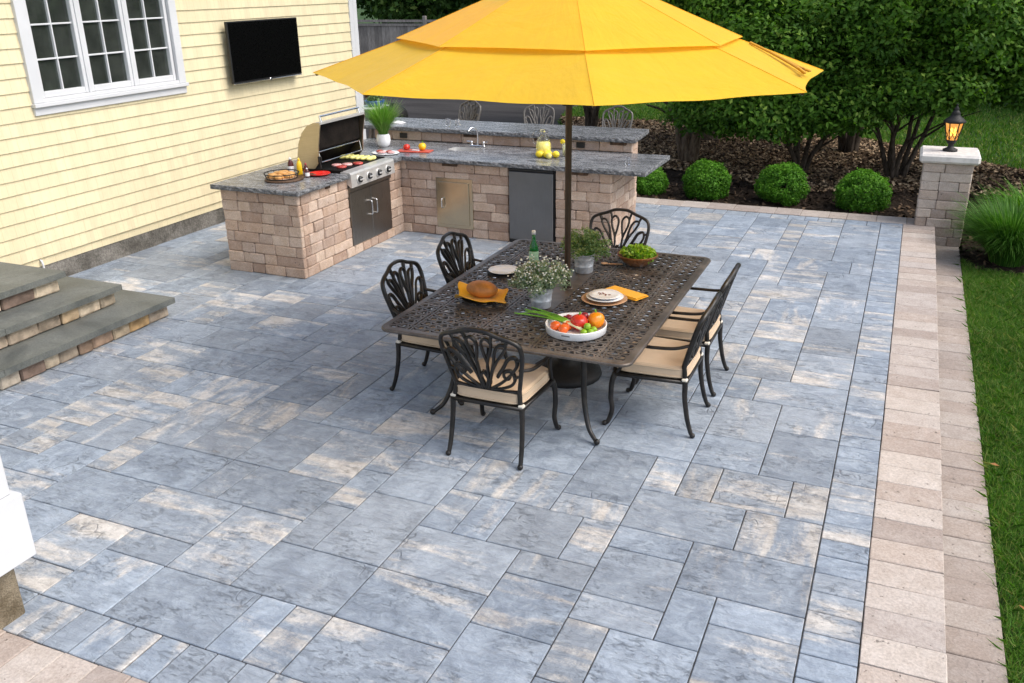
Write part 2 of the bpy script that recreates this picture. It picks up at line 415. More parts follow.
def m_wood(name, a, b, axis=(1, 1, 12), rough=.7, sc=6):
    t = NT(name); v = t.coord(); n = t.noise(t.scale(v, axis), sc, 5, .65, .4); d = t.noise(v, 1.5, 4)
    ax = t.sep(t.attr())[0]
    c = t.hsv(t.mix(t.rng(n, .3, .7), a, b), v=t.math('ADD', t.rng(d, .3, .7, .85, 1.1), t.math('MULTIPLY', t.math('SUBTRACT', ax, .5), .7)))
    t.pbsdf(c, rough, t.bump(n, .4, .005), 0, .25); return t.mat
def m_emit(name, c, s):
    t = NT(name); e = t.n('Emission', {'Color': (*c, 1), 'Strength': s}); t.t.links.new(e.outputs[0], t.out.inputs[0]); return t.mat

M = {}
M['paver'] = m_paver(); M['block'] = m_block('tumbled_block', (1.10, 1.02, .95)); M['beige'] = m_block('beige_border_paver', (.99, 1.07, 1.15), .62); M['greyblock'] = m_block('grey_pillar_block', (1.0, 1.04, 1.07), .75); M['stepstone'] = m_block('greyed_step_paver', (.86, .92, .98), .5)
M['granite'] = m_granite(); M['gedge'] = m_granite_edge(); M['siding'] = m_siding()
M['white'] = simple('white_trim_paint', (.62, .63, .645), .45, var=.04, scale=3)
M['capstone'] = simple('limestone_cap', (.64, .605, .565), .85, var=.12, scale=14, bump=.5, bscale=50)
M['joint'] = m_soil('joint_sand', (.055, .055, .057), (.12, .115, .11), 9)
M['mortar'] = m_soil('dark_mortar', (.06, .05, .042), (.11, .095, .08), 9)
M['concrete'] = m_soil('foundation_concrete', (.105, .098, .085), (.25, .235, .21), 3, .7)
M['bluestone'] = m_bluestone(); M['ledge'] = m_soil('tan_rubble_stone', (.16, .125, .08), (.36, .30, .215), 7, .9); M['fieldstone'] = facecol('fieldstone_veneer', .85, .9, 26, .25, .32)
M['mulch'] = m_mulch(); M['asphalt'] = m_asphalt(); M['bark'] = m_bark(); M['palebark'] = m_bark('pale_tree_bark', (.075, .055, .04), (.24, .19, .145))
M['lawn'] = m_soil('lawn_soil', (.022, .045, .012), (.045, .095, .02), 1.2, .4)
M['grass'] = m_leaf('lawn_grass_blade', (.036, .115, .014), (.135, .30, .04), (.36, .38, .12), .55, .35, .2)
M['chips'] = facecol('bark_chip', .9, .3, 60, .15, .2)
M['leaf'] = m_leaf('shrub_tree_leaf', (.034, .095, .013), (.125, .27, .03), (.34, .48, .085), .55, .45, .18)
M['farleaf'] = m_leaf('far_tree_leaf', (.022, .055, .012), (.08, .16, .03), (.24, .32, .08), .6, .3, .15)
M['box'] = m_leaf('boxwood_leaf', (.035, .12, .008), (.11, .30, .022), (.22, .45, .05), .5, .3, .2)
M['reed'] = m_leaf('ornamental_grass_blade', (.025, .085, .010), (.08, .22, .025), (.20, .35, .08), .5, .3, .2)
M['chive'] = m_leaf('potted_grass_blade', (.07, .20, .02), (.20, .42, .06), (.34, .52, .14), .45, .3)
M['sage'] = m_leaf('silvery_leaf', (.15, .22, .12), (.33, .41, .27), (.55, .59, .44), .55, .25)
M['herb'] = m_leaf('green_herb_leaf', (.085, .16, .05), (.23, .35, .12), (.44, .50, .24), .55, .25)
M['petal'] = simple('white_petal', (.72, .74, .68), .6, var=.08)
M['lettuce'] = m_leaf('lettuce_leaf', (.13, .30, .02), (.33, .52, .05), (.55, .62, .13), .4, .3)
M['fence'] = m_wood('weathered_fence_wood', (.17, .15, .135), (.36, .325, .295), (14, 14, .8), .9)
M['cast'] = m_metal_cast(); M['tabletop'] = m_table_metal()
M['stoolmetal'] = simple('grey_cast_stool', (.13, .12, .11), .42, .3, var=.25, scale=30)
M['cushion'] = m_fabric('beige_cushion_fabric', (.60, .45, .31), 0, 500, .9, .12)
M['piping'] = m_fabric('cushion_piping', (.55, .42, .29), 0, 500, .9, .1)
M['tie'] = m_fabric('cushion_tie', (.72, .66, .56), 0, 400)
M['canopy'] = m_canopy()
M['strap'] = m_fabric('yellow_strap_webbing', (.55, .27, .02), 0, 500)
M['pole'] = simple('bronze_pole', (.060, .040, .028), .38, .5, var=.1)
M['black'] = simple('black_plastic', (.012, .012, .013), .4, var=.1)
M['iron'] = simple('black_cast_iron', (.018, .017, .017), .6, .3, var=.2, bump=.3)
M['screen'] = simple('tv_screen', (.002, .002, .0022), .3, var=.05, spec=.10)
M['steel'] = simple('brushed_stainless', (.62, .605, .58), .38, .55, var=.08, scale=5); M['dsteel'] = m_steel('dark_stainless', (.30, .28, .255), .32, (2, 90, 2))
M['fsteel'] = m_steel('fridge_stainless', (.20, .20, .205), .40, (90, 2, 2)); M['tsteel'] = m_steel('tan_stainless', (.50, .43, .31), .22, (90, 2, 2))
M['hood'] = m_steel('hood_stainless', (.54, .46, .33), .34, (2, 2, 60)); M['chrome'] = simple('chrome', (.75, .75, .76), .12, 1.0, var=.03)  # hood: tan base colour holds the yellow that the steel reflects
M['soot'] = simple('sooty_black_enamel', (.010, .0075, .006), .7, 0, spec=.15, var=.5, scale=6)
M['pane'] = m_pane(); M['room'] = simple('dim_room_paint', (.22, .25, .23), .9, var=.3, scale=1.5)
M['roomlight'] = simple('pale_jamb', (.34, .40, .40), .6, var=.1)
M['glass'] = m_glass('clear_glass'); M['lemonade'] = simple('lemonade', (.92, .80, .20), .3, var=.05, scale=20)
M['paleade'] = simple('pale_lemonade', (.82, .84, .55), .3, var=.05)
M['lemon'] = simple('lemon_peel', (.86, .66, .03), .42, var=.08, bump=.4, bscale=120)
M['lemonflesh'] = simple('lemon_flesh', (.85, .74, .22), .35, var=.1)
M['ceramic'] = simple('white_glazed_ceramic', (.84, .85, .87), .18, var=.03); M['matte_white'] = simple('white_enamel_tray', (.82, .82, .83), .3, var=.03)
M['red'] = simple('red_plastic', (.62, .022, .015), .3, var=.08); M['tomato'] = simple('tomato_skin', (.60, .035, .018), .2, var=.2, scale=18)
M['orange'] = simple('orange_pepper_skin', (.85, .27, .012), .22, var=.15, scale=14); M['carrot'] = simple('small_orange_tomato', (.76, .13, .022), .25, var=.25, scale=16)
M['yellow'] = simple('yellow_pepper_skin', (.85, .50, .01), .22, var=.12); M['lime'] = simple('lime_skin', (.25, .45, .03), .3, var=.2, scale=20, bump=.2)
M['grape'] = simple('red_grape_skin', (.26, .012, .03), .25, var=.35, scale=20); M['scallion'] = simple('scallion_green', (.16, .40, .03), .35, var=.35, scale=7)
M['scallionw'] = simple('scallion_white', (.66, .72, .45), .35, var=.1)
M['raw'] = simple('raw_red_meat', (.40, .055, .045), .35, var=.45, scale=40, bump=.5, bscale=80); M['fat'] = simple('pink_meat', (.66, .36, .34), .35, var=.3, scale=30)
M['squash'] = simple('pale_squash', (.66, .62, .20), .4, var=.3, scale=14); M['bun'] = simple('toasted_bun', (.56, .29, .09), .55, var=.4, scale=16, bump=.3)
M['bread'] = simple('bread_crust', (.42, .165, .035), .5, var=.35, scale=9, bump=.5, bscale=45)
M['napkin'] = m_fabric('yellow_napkin_cloth', (.84, .42, .015), 0, 500, .9, .25); M['napkinw'] = m_fabric('white_paper_napkin', (.8, .8, .8), 0, 300)
M['wood_d'] = m_wood('dark_acacia_wood', (.045, .026, .016), (.13, .075, .045), (2, 14, 2), .5); M['wood_b'] = m_wood('wooden_bowl', (.13, .048, .015), (.30, .13, .045), (8, 8, 2), .4)
M['wood_t'] = m_wood('tan_wood_charger', (.44, .25, .13), (.60, .39, .24), (3, 18, 2), .45); M['wood_r'] = m_wood('red_cutting_board', (.45, .06, .04), (.62, .12, .07), (2, 14, 2), .5)
M['wood_g'] = m_wood('grey_table_wood', (.15, .12, .10), (.32, .27, .23), (14, 14, 2), .8)
M['galv'] = simple('galvanised_pot', (.52, .545, .575), .5, .35, var=.22, scale=26)
M['green_glass'] = simple('green_bottle_glass', (.02, .42, .09), .06, var=.1, Transmission_Weight=.75)
M['label_w'] = simple('pale_green_label', (.46, .74, .50), .5, var=.12, scale=30); M['capwhite'] = simple('bottle_cap', (.75, .75, .74), .4)
M['ketchup'] = simple('dark_ketchup_bottle', (.075, .012, .01), .2, var=.15); M['mustard'] = simple('mustard_bottle', (.84, .55, .015), .3, var=.06)
M['paper_w'] = simple('white_label', (.75, .76, .78), .5, var=.06); M['paper_r'] = simple('red_print', (.42, .05, .05), .5); M['paper_b'] = simple('grey_print', (.10, .10, .11), .5)
M['rustpat'] = simple('red_brown_print', (.30, .10, .06), .5); M['bluebowl'] = simple('blue_glaze', (.03, .09, .26), .25, var=.2)
M['lampglass'] = None
# ------------------------------------------------------------------ ground
def gz(x, y):
    """terrain height: lawn right of the patio lies a step lower, the bed rises to the back"""
    def ss(a, b, t):
        t = min(1, max(0, (t - a) / (b - a))); return t * t * (3 - 2 * t)
    low = ss(.14, .34, x) * (1 - ss(12.6, 16.5, y))
    z = -.055 - .20 * low
    if -.2 < x < .81 and 0.5 < y < 12.5: z -= .12
    front = 1 - ss(.9, 1.4, y)
    z = min(z, -.055 - .2 * front)
    if y > 17: z += .012 * (y - 17) * 0.2
    return z
gx = sorted(set([-160, -110, -80, -60, -45, -35, -28, -22, -18, -14, -11] + [round(-9 + .5 * i, 2) for i in range(18)] + [round(0 + .1 * i, 2) for i in range(0, 16)] + [1.5 + .5 * i for i in range(1, 14)] + [10, 12, 15, 19, 24, 30, 40, 55, 80, 110, 160]))
gy = sorted(set([-60, -35, -20, -12, -8, -5, -3, -1, 0] + [round(.25 * i, 2) for i in range(1, 84)] + [22, 24, 26, 28, 31, 35, 40, 48, 60, 80, 110, 160, 240]))
mb = MB(); vs = [(x, y, gz(x, y)) for y in gy for x in gx]; nx = len(gx)
fs = [(j * nx + i, j * nx + i + 1, (j + 1) * nx + i + 1, (j + 1) * nx + i) for j in range(len(gy) - 1) for i in range(nx - 1)]
mb.add(vs, fs, smooth=True); struct(mb.build('lawn_ground', M['lawn']))

# ---- patio paving: slabs on a 0.2155 m grid, soldier courses round it
U = .2155; V = .2165; PX0 = -.128; PY0 = 2.504; NI, NJ = 38, 43
grid = [[None] * NJ for _ in range(NI)]; slabs = []
def put(i, j, w, h):
    if i < 0 or j < 0 or i + w > NI or j + h > NJ: return False
    if any(grid[a][b] is not None for a in range(i, i + w) for b in range(j, j + h)): return False
    for a in range(i, i + w):
        for b in range(j, j + h): grid[a][b] = len(slabs)
    slabs.append((i, j, w, h)); return True
for s in [(3, 7, 2, 1), (3, 5, 2, 2), (3, 4, 2, 1), (0, 6, 3, 2), (2, 4, 1, 2), (0, 5, 2, 1), (0, 3, 2, 2), (5, 6, 1, 2), (0, 8, 2, 2), (2, 8, 3, 2), (0, 10, 1, 2),
          (1, 10, 2, 2), (3, 10, 1, 2), (0, 12, 2, 3), (2, 12, 2, 2), (0, 15, 2, 2), (2, 14, 2, 3), (0, 30, 2, 3), (0, 26, 2, 3), (2, 25, 2, 3)]: put(*s)
rp = random.Random(8)
SZ = [((3, 2), 30), ((2, 3), 20), ((2, 2), 40), ((2, 1), 9), ((1, 2), 9)]
for j in range(NJ):
    for i in range(NI):
        if grid[i][j] is not None: continue
        opts = [(s, w * rp.random() ** .5) for s, w in SZ for _ in range(1)]
        opts = sorted([(s, rp.random() ** (1.0 / w)) for s, w in SZ], key=lambda t: -t[1])
        for s, _ in opts:
            # avoid four slabs meeting in one point
            i2, j2 = i + s[0], j + s[1]
            if i2 < NI and j2 < NJ and j > 0 and rp.random() < .6:
                a = grid[i2 - 1][j - 1]; b = grid[i2][j - 1]
                if a is not None and b is not None and a != b and grid[i2][j] is None and s != (1, 1): continue
            if put(i, j, *s): break
        else: put(i, j, 1, 1)
mb = MB(); g = .0033
def slab(x0, x1, y0, y1, ztop, b=.004, gap=g, h=.03, c=None, tilt=.0012, r=random):
    c = c or (r.random(), r.random(), r.random())
    n0 = len(mb.v); mb.cbox(x0 + gap, x1 - gap, y0 + gap, y1 - gap, ztop - h, ztop, b, c)
    t1, t2, t3 = r.uniform(-tilt, tilt), r.uniform(-tilt, tilt), r.uniform(-tilt, tilt) * .6
    for k in range(n0, len(mb.v)):
        x, y, z = mb.v[k]
        if tilt > .002: x += r.uniform(-.002, .002); y += r.uniform(-.002, .002)
        mb.v[k] = (x, y, z + t1 * (x - x0) / max(.1, x1 - x0) + t2 * (y - y0) / max(.1, y1 - y0) + t3)
for (i, j, w, h) in slabs:
    x1 = PX0 - U * i; x0 = x1 - U * w; y0 = PY0 + V * j; y1 = y0 + V * h
    if x0 < -8.19: x0 = -8.19
    if x1 - x0 < .03: continue
    if x1 < -3.76 and y1 < 2.62: pass
    slab(x0, x1, y0, y1, 0)
YB = PY0 + V * NJ
y = 2.22; k = 0
while y < YB + .22:                       # right soldier course
    slab(-.1275, .131, y, min(y + .1655, YB + .24), .0, .004, .0035, c=(random.random() * .8, random.random(), .1)); y += .1655
x = -.128
while x > -8.1:                           # front and back soldier courses
    slab(x - .167, x, 2.232, PY0 + .001, .0, .004, .0035, c=(random.random() * .8, random.random(), .9))
    w = random.choice([.16, .2155, .2155, .13]); 
    x -= .167
x = -.128
while x > -8.1:
    w = random.choice([.165, .2155, .165, .26]); slab(x - w, x, YB + .006, YB + .235, .0, .004, .0035, c=(random.random() * .7, random.random(), .1)); x -= w
pv = mb.build('patio_paving', M['paver']); struct(pv)
mb = MB(); mb.box(-8.195, .13, 2.225, YB + .24, -.05, -.009); struct(mb.build('paving_joint_sand', M['joint']))

# ---- beige border band on top of the low wall, and the lower step
YT = YB + .245
mb = MB(); y = 1.2; ry = random.Random(5)
while y < YT - .02:
    d = .2165 * ry.uniform(.96, 1.04); y2 = min(y + d, YT + .0)
    slab(.1315, .500, y, y2, .003, .004, .0016, .07, tilt=.003, r=ry); y = y2
x = .135
for row, (a, b) in enumerate([(1.86, 2.230), (1.475, 1.858), (1.2, 1.47)]):
    x = .133
    while x > -8.0:
        w = .2 * ry.uniform(.92, 1.08); slab(x - w, x, a, b, .003, .005, .002, .07, tilt=.003, r=ry); x -= w
x = .50
while x > -3.75:
    w = ry.choice([.33, .36, .22, .36]); x0 = x - w
    if not (x > .26 and x0 < .85): slab(x0, x, YT + .004, YT + .352, .003, .004, .0016, .07, tilt=.003, r=ry)
    elif x0 < .26: slab(x0, .262, YT + .004, YT + .352, .003, .004, .0016, .07, tilt=.003, r=ry)
    x = x0
struct(mb.build('border_paving', M['beige']))
mb = MB(); mb.box(.14, .470, 1.21, YT + .34, -.3, -.055); mb.box(-3.7, .14, YT + .02, YT + .33, -.3, -.06); mb.box(-8.1, .14, 1.22, 2.2, -.3, -.06)
struct(mb.build('border_foundation', M['mortar']))
mb = MB(); y = 1.0
while y < 12.05:
    d = .2165 * ry.uniform(.97, 1.06); y2 = min(y + d, 12.06)
    slab(.475, .805, y, y2, -.228, .005, .0016, .1, tilt=.003, r=ry); y = y2
struct(mb.build('lower_step_paving', M['stepstone']))
mb = MB(); mb.box(.48, .795, 1.01, 12.05, -.36, -.25); struct(mb.build('lower_step_foundation', M['mortar']))

# ---- driveway
mb = MB(); poly = [(-60, 12.62), (-8.2, 12.62), (-4.9, 12.62), (-5.4, 14.5), (-6.6, 17.5), (-7.6, 20.5), (-8.2, 27.7), (-60, 27.7)]
mb.prism(poly, -.12, -.03); struct(mb.build('driveway', M['asphalt']))

# ---- mulch bed (slightly mounded sheet) with bark chips
bed = [(-4.88, 12.42), (.262, 12.42), (.80, 12.44), (.80, 11.5), (1.0, 11.08), (1.6, 11.05), (2.6, 11.6), (3.6, 13.2), (3.4, 15.3), (1.5, 16.75), (.3, 17.9), (-.7, 18.9), (-2.4, 19.9), (-4.2, 20.2), (-6.0, 19.9), (-7.45, 20.1), (-6.5, 17.5), (-5.3, 14.5)]
def inpoly(x, y, P):
    c = False; n = len(P); j = n - 1
    for i in range(n):
        if (P[i][1] > y) != (P[j][1] > y) and x < (P[j][0] - P[i][0]) * (y - P[i][1]) / (P[j][1] - P[i][1]) + P[i][0]: c = not c
        j = i
    return c
def bz(x, y): return gz(x, y) + .028 + .022 * fbm1(x * 1.9 + y * .7, 1.) * fbm1(y * 2.1 - x * .4, 2.)
mb = MB(); st = .14; idx = {}
for a in range(int(-7.6 / st), int(3.8 / st)):
    for b in range(int(10.6 / st), int(20.4 / st)):
        cx, cy = (a + .5) * st, (b + .5) * st
        if not inpoly(cx, cy, bed): continue
        q = []
        for (i, j) in ((a, b), (a + 1, b), (a + 1, b + 1), (a, b + 1)):
            if (i, j) not in idx:
                x, y = i * st, j * st
                if y < 12.42 and x < .81: x, y = (x, 12.42) if x < .3 else (max(x, .812), y)
                idx[(i, j)] = len(mb.v); mb.v.append((x, y, bz(x, y)))
            q.append(idx[(i, j)])
        mb.f.append(tuple(q)); mb.c.append((.5, .5, .5)); mb.m.append(0); mb.sm.append(True)
struct(mb.build('mulch_bed', M['mulch']))
def chips(n):
    P = []; C = []
    while len(P) < n:
        x = rng.uniform(-7.4, 3.6); y = rng.uniform(10.8, 20.1)
        if not inpoly(x, y, bed): continue
        if x < .8 and y < 12.5: continue
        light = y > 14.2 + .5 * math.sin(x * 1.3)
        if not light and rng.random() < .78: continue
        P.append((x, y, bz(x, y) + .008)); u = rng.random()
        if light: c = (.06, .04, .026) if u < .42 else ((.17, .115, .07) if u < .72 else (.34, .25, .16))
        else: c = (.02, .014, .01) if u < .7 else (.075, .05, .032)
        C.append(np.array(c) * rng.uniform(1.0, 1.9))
    P = np.array(P); a = rng.uniform(0, 2 * PI, n); L = rng.uniform(.022, .06, n); W = rng.uniform(.012, .028, n)
    ti = rng.normal(0, .35, n); tj = rng.normal(0, .35, n)
    d1 = np.stack([np.cos(a) * np.cos(ti), np.sin(a) * np.cos(ti), np.sin(ti)], 1) * L[:, None]
    d2 = np.stack([-np.sin(a) * np.cos(tj), np.cos(a) * np.cos(tj), np.sin(tj)], 1) * W[:, None]
    v = np.stack([P - d1 - d2 * .6, P + d1 - d2, P + d1 * .9 + d2 * .7, P - d1 + d2], 1).reshape(-1, 3)
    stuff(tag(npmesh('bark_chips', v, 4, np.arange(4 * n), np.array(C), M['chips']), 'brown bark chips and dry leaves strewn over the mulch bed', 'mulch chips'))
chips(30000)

# ---- lawn grass: real blades where the lawn comes close
def blades(n, sampler, hmin, hmax, wid, lean, shade=None):
    P = np.array(sampler(n)); n = len(P)
    a = rng.uniform(0, 2 * PI, n); h = rng.uniform(hmin, hmax, n); w = wid * rng.uniform(.7, 1.3, n)
    b = rng.uniform(0, 2 * PI, n); ln = np.abs(rng.normal(0, lean, n)) * h
    side = np.stack([np.cos(a), np.sin(a), np.zeros(n)], 1) * w[:, None]
    ld = np.stack([np.cos(b), np.sin(b), np.zeros(n)], 1)
    up = np.array([0, 0, 1.])
    m = P + ld * (ln * .35)[:, None] + up * (h * .6)[:, None]; t = P + ld * ln[:, None] + up * (h * .97)[:, None]
    v = np.stack([P - side, P + side, m + side * .7, t, m - side * .7], 1).reshape(-1, 3)
    c = np.stack([np.clip(rng.normal(.45, .22, n), 0, 1), np.clip(rng.random(n) ** 3, 0, 1), rng.random(n)], 1)
    if shade is not None: c[:, 0] = np.clip(c[:, 0] + shade(P), 0, 1)
    return v, 5, np.arange(5 * n), c
def lawn_pts(n):
    out = []
    while len(out) < n:
        x = .812 + abs(rng.normal(0, 1.1)); y = rng.uniform(2.2, 12.2)
        if x > 5 or inpoly(x, y, bed): continue
        out.append((x, y, gz(x, y) - .004))
    return out
v, k, l, c = blades(120000, lawn_pts, .028, .085, .0024, .95, lambda P: .20 * np.sin(P[:, 0] * 3.1 + P[:, 1] * 1.3) * np.sin(P[:, 1] * 2.2 - P[:, 0]))
stuff(tag(npmesh('lawn_grass', v, k, l, c, M['grass']), 'short green mown grass beside the beige stone step', 'grass'))
def lawn_far(n):
    out = []
    while len(out) < n:
        x = rng.uniform(-9, 6); y = rng.uniform(13, 25)
        if inpoly(x, y, bed) or inpoly(x, y, poly): continue
        out.append((x, y, gz(x, y) - .004))
    return out
v, k, l, c = blades(45000, lawn_far, .05, .10, .010, .8)
stuff(tag(npmesh('far_lawn_grass', v, k, l, c, M['grass']), 'green lawn grass behind the shrub trees', 'grass'))

# ------------------------------------------------------------------ house
WX = -8.17; Z0 = .292; CH = .139; WY0, WY1 = .6, 12.60
house = thing('house', 'house with pale yellow shingle siding and a white triple window', 'house', (WX, 6.5, 0))
def part(mb, name, mat, parent, smooth=None):
    """build a mesh given in WORLD coordinates and parent it keeping its place"""
    o = mb.build(name, mat, None, smooth)
    w = Matrix.Identity(4); p = parent
    while p is not None: w = p.matrix_basis @ w; p = p.parent
    o.parent = parent; o.matrix_basis = w.inverted()
    return o
mb = MB(); nc = 24
for k in range(nc):
    z0 = Z0 + CH * k; z1 = z0 + CH
    spans = [(WY0, WY1)]
    if 11 <= k <= 19: spans = [(WY0, 6.69), (8.67, WY1)]
    for a, b in spans:
        n = max(2, int((b - a) / .18)); ys = [a + (b - a) * i / n for i in range(n + 1)]
        jz = [random.uniform(-.0016, .0016) for _ in ys]
        o = WX + .017
        v0 = [(o, yy, z0 + q) for yy, q in zip(ys, jz)]; v1 = [(WX + .002, yy, z1 + .012) for yy in ys]; v2 = [(WX - .002, yy, z0 + q) for yy, q in zip(ys, jz)]
        vs = v0 + v1 + v2; L = len(ys)
        mb.add(vs, [(i, i + 1, L + i + 1, L + i) for i in range(L - 1)] + [(2 * L + i, 2 * L + i + 1, i + 1, i) for i in range(L - 1)])
part(mb, 'siding', M['siding'], house)
mb = MB(); HX = -17.0
def rect(mb, p, q, r, s): mb.add([p, q, r, s], [(0, 1, 2, 3)])
ZT = Z0 + CH * nc
# wall core behind the siding (three slabs round the window opening) and the other walls
for (a, b, c0, d) in ((WY0, 6.685, .2, ZT), (8.675, WY1, .2, ZT), (6.685, 8.675, .2, 1.80), (6.685, 8.675, 3.06, ZT)): mb.box(WX - .14, WX - .004, a, b, c0, d)
mb.box(HX, WX - .14, WY1 - .14, WY1, .2, ZT); mb.box(HX, WX - .14, WY0, WY0 + .14, .2, ZT); mb.box(HX, HX + .14, WY0 + .14, WY1 - .14, .2, ZT)
part(mb, 'wall', M['siding'], house)
mb = MB(); mb.box(HX + .02, WX - .025, WY0 + .02, WY1 - .02, -.3, .2)
n = 60; ys = [WY0 + .02 + (WY1 - WY0 - .04) * i / n for i in range(n + 1)]; vs = []
for zz in (-.1, .06, .14, .25, Z0 - .006):
    for yy in ys: vs.append((WX - .012 + random.uniform(-.005, .005), yy, zz))
mb.add(vs, [(r * (n + 1) + i, r * (n + 1) + i + 1, (r + 1) * (n + 1) + i + 1, (r + 1) * (n + 1) + i) for r in range(4) for i in range(n)], smooth=True)
part(mb, 'foundation', M['concrete'], house)
mb = MB(); mb.cbox(WX - .10, WX + .032, WY1 - .003, WY1 + .105, .26, ZT, .004); mb.cbox(WX - .098, WX + .030, WY1 - .10, WY1 - .0035, .262, ZT - .002, .004); part(mb, 'corner_board', M['white'], house)
mb = MB(); ze = ZT
# gable roof with eaves
rm = (HX + WX) / 2
for s in (0, 1):
    e = WX + .45 if s == 0 else HX - .45; sg = -1 if s == 0 else 1
    mb.prism([(e, ze + .02), (e, ze + .16), (rm, ze + 2.5), (rm, ze + 2.36)][::(1 if s else -1)], WY0 - .3, WY1 + .3, axis='y')
mb.add([(WX - .07, WY1 - .02, ze), (HX + .07, WY1 - .02, ze), (rm, WY1 - .02, ze + 2.3)], [(0, 1, 2)]); mb.add([(WX - .07, WY0 + .02, ze), (rm, WY0 + .02, ze + 2.3), (HX + .07, WY0 + .02, ze)], [(0, 1, 2)])
part(mb, 'roof', simple('roof_shingle', (.09, .085, .08), .9, var=.25, bump=.5), house)
# window
wy0, wy1, wz0, wz1 = 6.585, 8.765, 1.714, 3.15
mb = MB(); fx = WX + .05
mb.cbox(WX - .13, fx + .022, wy0 - .012, wy1 + .012, 1.795, 1.835, .004)       # sill nose
mb.cbox(WX - .005, fx - .012, wy0, wy1, wz0, 1.793, .004)                        # apron
mb.cbox(WX - .13, fx, wy0, wy0 + .115, 1.837, wz1, .004); mb.cbox(WX - .13, fx, wy1 - .115, wy1, 1.837, wz1, .004)
mb.cbox(WX - .13, fx, wy0 + .116, wy1 - .116, 3.05, wz1, .004); mb.cbox(WX - .13, fx - .006, wy0 + .116, wy1 - .116, 1.8365, 1.872, .003)
win = part(mb, 'window', M['white'], house)
for (a, b) in ((6.715, 7.325), (7.362, 7.972), (8.008, 8.64)):
    s = MB(); X0, X1 = WX - .06, WX + .012; z0, z1 = 1.874, 3.045
    fw = .044
    s.cbox(X0, X1, a, a + fw, z0, z1, .005); s.cbox(X0, X1, b - fw, b, z0, z1, .005); s.cbox(X0, X1 - .001, a + fw, b - fw, z0, z0 + .062, .005); s.cbox(X0, X1 - .001, a + fw, b - fw, z1 - .055, z1, .005)
    m0 = (a + b) / 2; s.cbox(X0 + .012, X1 - .02, m0 - .0085, m0 + .0085, z0 + .062, z1 - .055, .003)
    for zz in (2.248, 2.583): s.cbox(X0 + .013, X1 - .022, a + fw, b - fw, zz - .0085, zz + .0085, .003)
    sash = part(s, 'sash', M['white'], win)
    p = MB(); p.box(X0 + .016, X0 + .021, a + fw - .004, b - fw + .004, z0 + .058, z1 - .05); part(p, 'pane', M['pane'], win)
for yy in (7.3435, 7.99):
    s = MB(); s.cbox(WX - .125, WX + .02, yy - .017, yy + .017, 1.873, 3.049, .003); part(s, 'mullion', M['white'], win)
# dim room behind the window
mb = MB(); mb.add([(-8.31, 6.1, 1.2), (-8.31, 9.4, 1.2), (-11.2, 9.4, 1.2), (-11.2, 6.1, 1.2), (-8.31, 6.1, 3.3), (-8.31, 9.4, 3.3), (-11.2, 9.4, 3.3), (-11.2, 6.1, 3.3)], [(0, 1, 2, 3), (7, 6, 5, 4), (1, 5, 6, 2), (2, 6, 7, 3), (3, 7, 4, 0)])
part(mb, 'room_interior', M['room'], house)
mb = MB()
for yy in (7.30, 7.945, 8.60):
    mb = MB(); mb.box(WX - .32, WX - .135, yy - .01, yy + .012, 1.84, 3.06); part(mb, 'window_jamb', M['roomlight'], win)
mb = MB(); mb.lathe([(0, 0), (.03, 0), (.045, .03), (.02, .12), (.022, .16), (0, .16)], 12, (-8.5, 7.12, 1.84)); part(mb, 'sill_vase', M['roomlight'], win)
mb = MB(); mb.lathe([(0, 0), (.05, 0), (.05, .01), (.012, .02), (.012, .18), (.035, .19), (.03, .21), (0, .21)], 12, (-8.46, 7.20, 1.84)); part(mb, 'sill_candlestick', M['roomlight'], win)
mb = MB(); mb.tube([(WX + .03, 6.30, .06), (WX + .03, 6.30, .22), (WX + .022, 6.30, .26), (WX + .0, 6.30, .27)], .011)
part(mb, 'drain_pipe', M['white'], house)

# ---- television
tv = thing('television', 'large black flat screen television mounted on the yellow siding', 'television', (WX + .1, 10.26, 2.12))
b = MB(); b.cbox(WX + .085, WX + .13, 9.52, 10.995, 1.74, 2.50, .008); part(b, 'casing', M['black'], tv)
b = MB(); b.box(WX + .1301, WX + .1325, 9.538, 10.977, 1.763, 2.485); part(b, 'screen', M['screen'], tv)
b = MB(); b.cbox(WX + .119, WX + .134, 9.525, 10.99, 1.728, 1.739, .003); part(b, 'silver_trim', M['chrome'], tv)
b = MB(); b.cbox(WX + .02, WX + .084, 9.95, 10.55, 1.95, 2.3, .006); part(b, 'wall_bracket', M['black'], tv)
b = MB(); b.lathe([(.0, .006), (.02, .006), (.02, 0)], 12, (0, 0, 0), M=Matrix.Translation((WX + .1345, 10.27, 1.738)) @ Matrix.Rotation(PI / 2, 4, 'Y')); part(b, 'logo_badge', M['chrome'], tv)

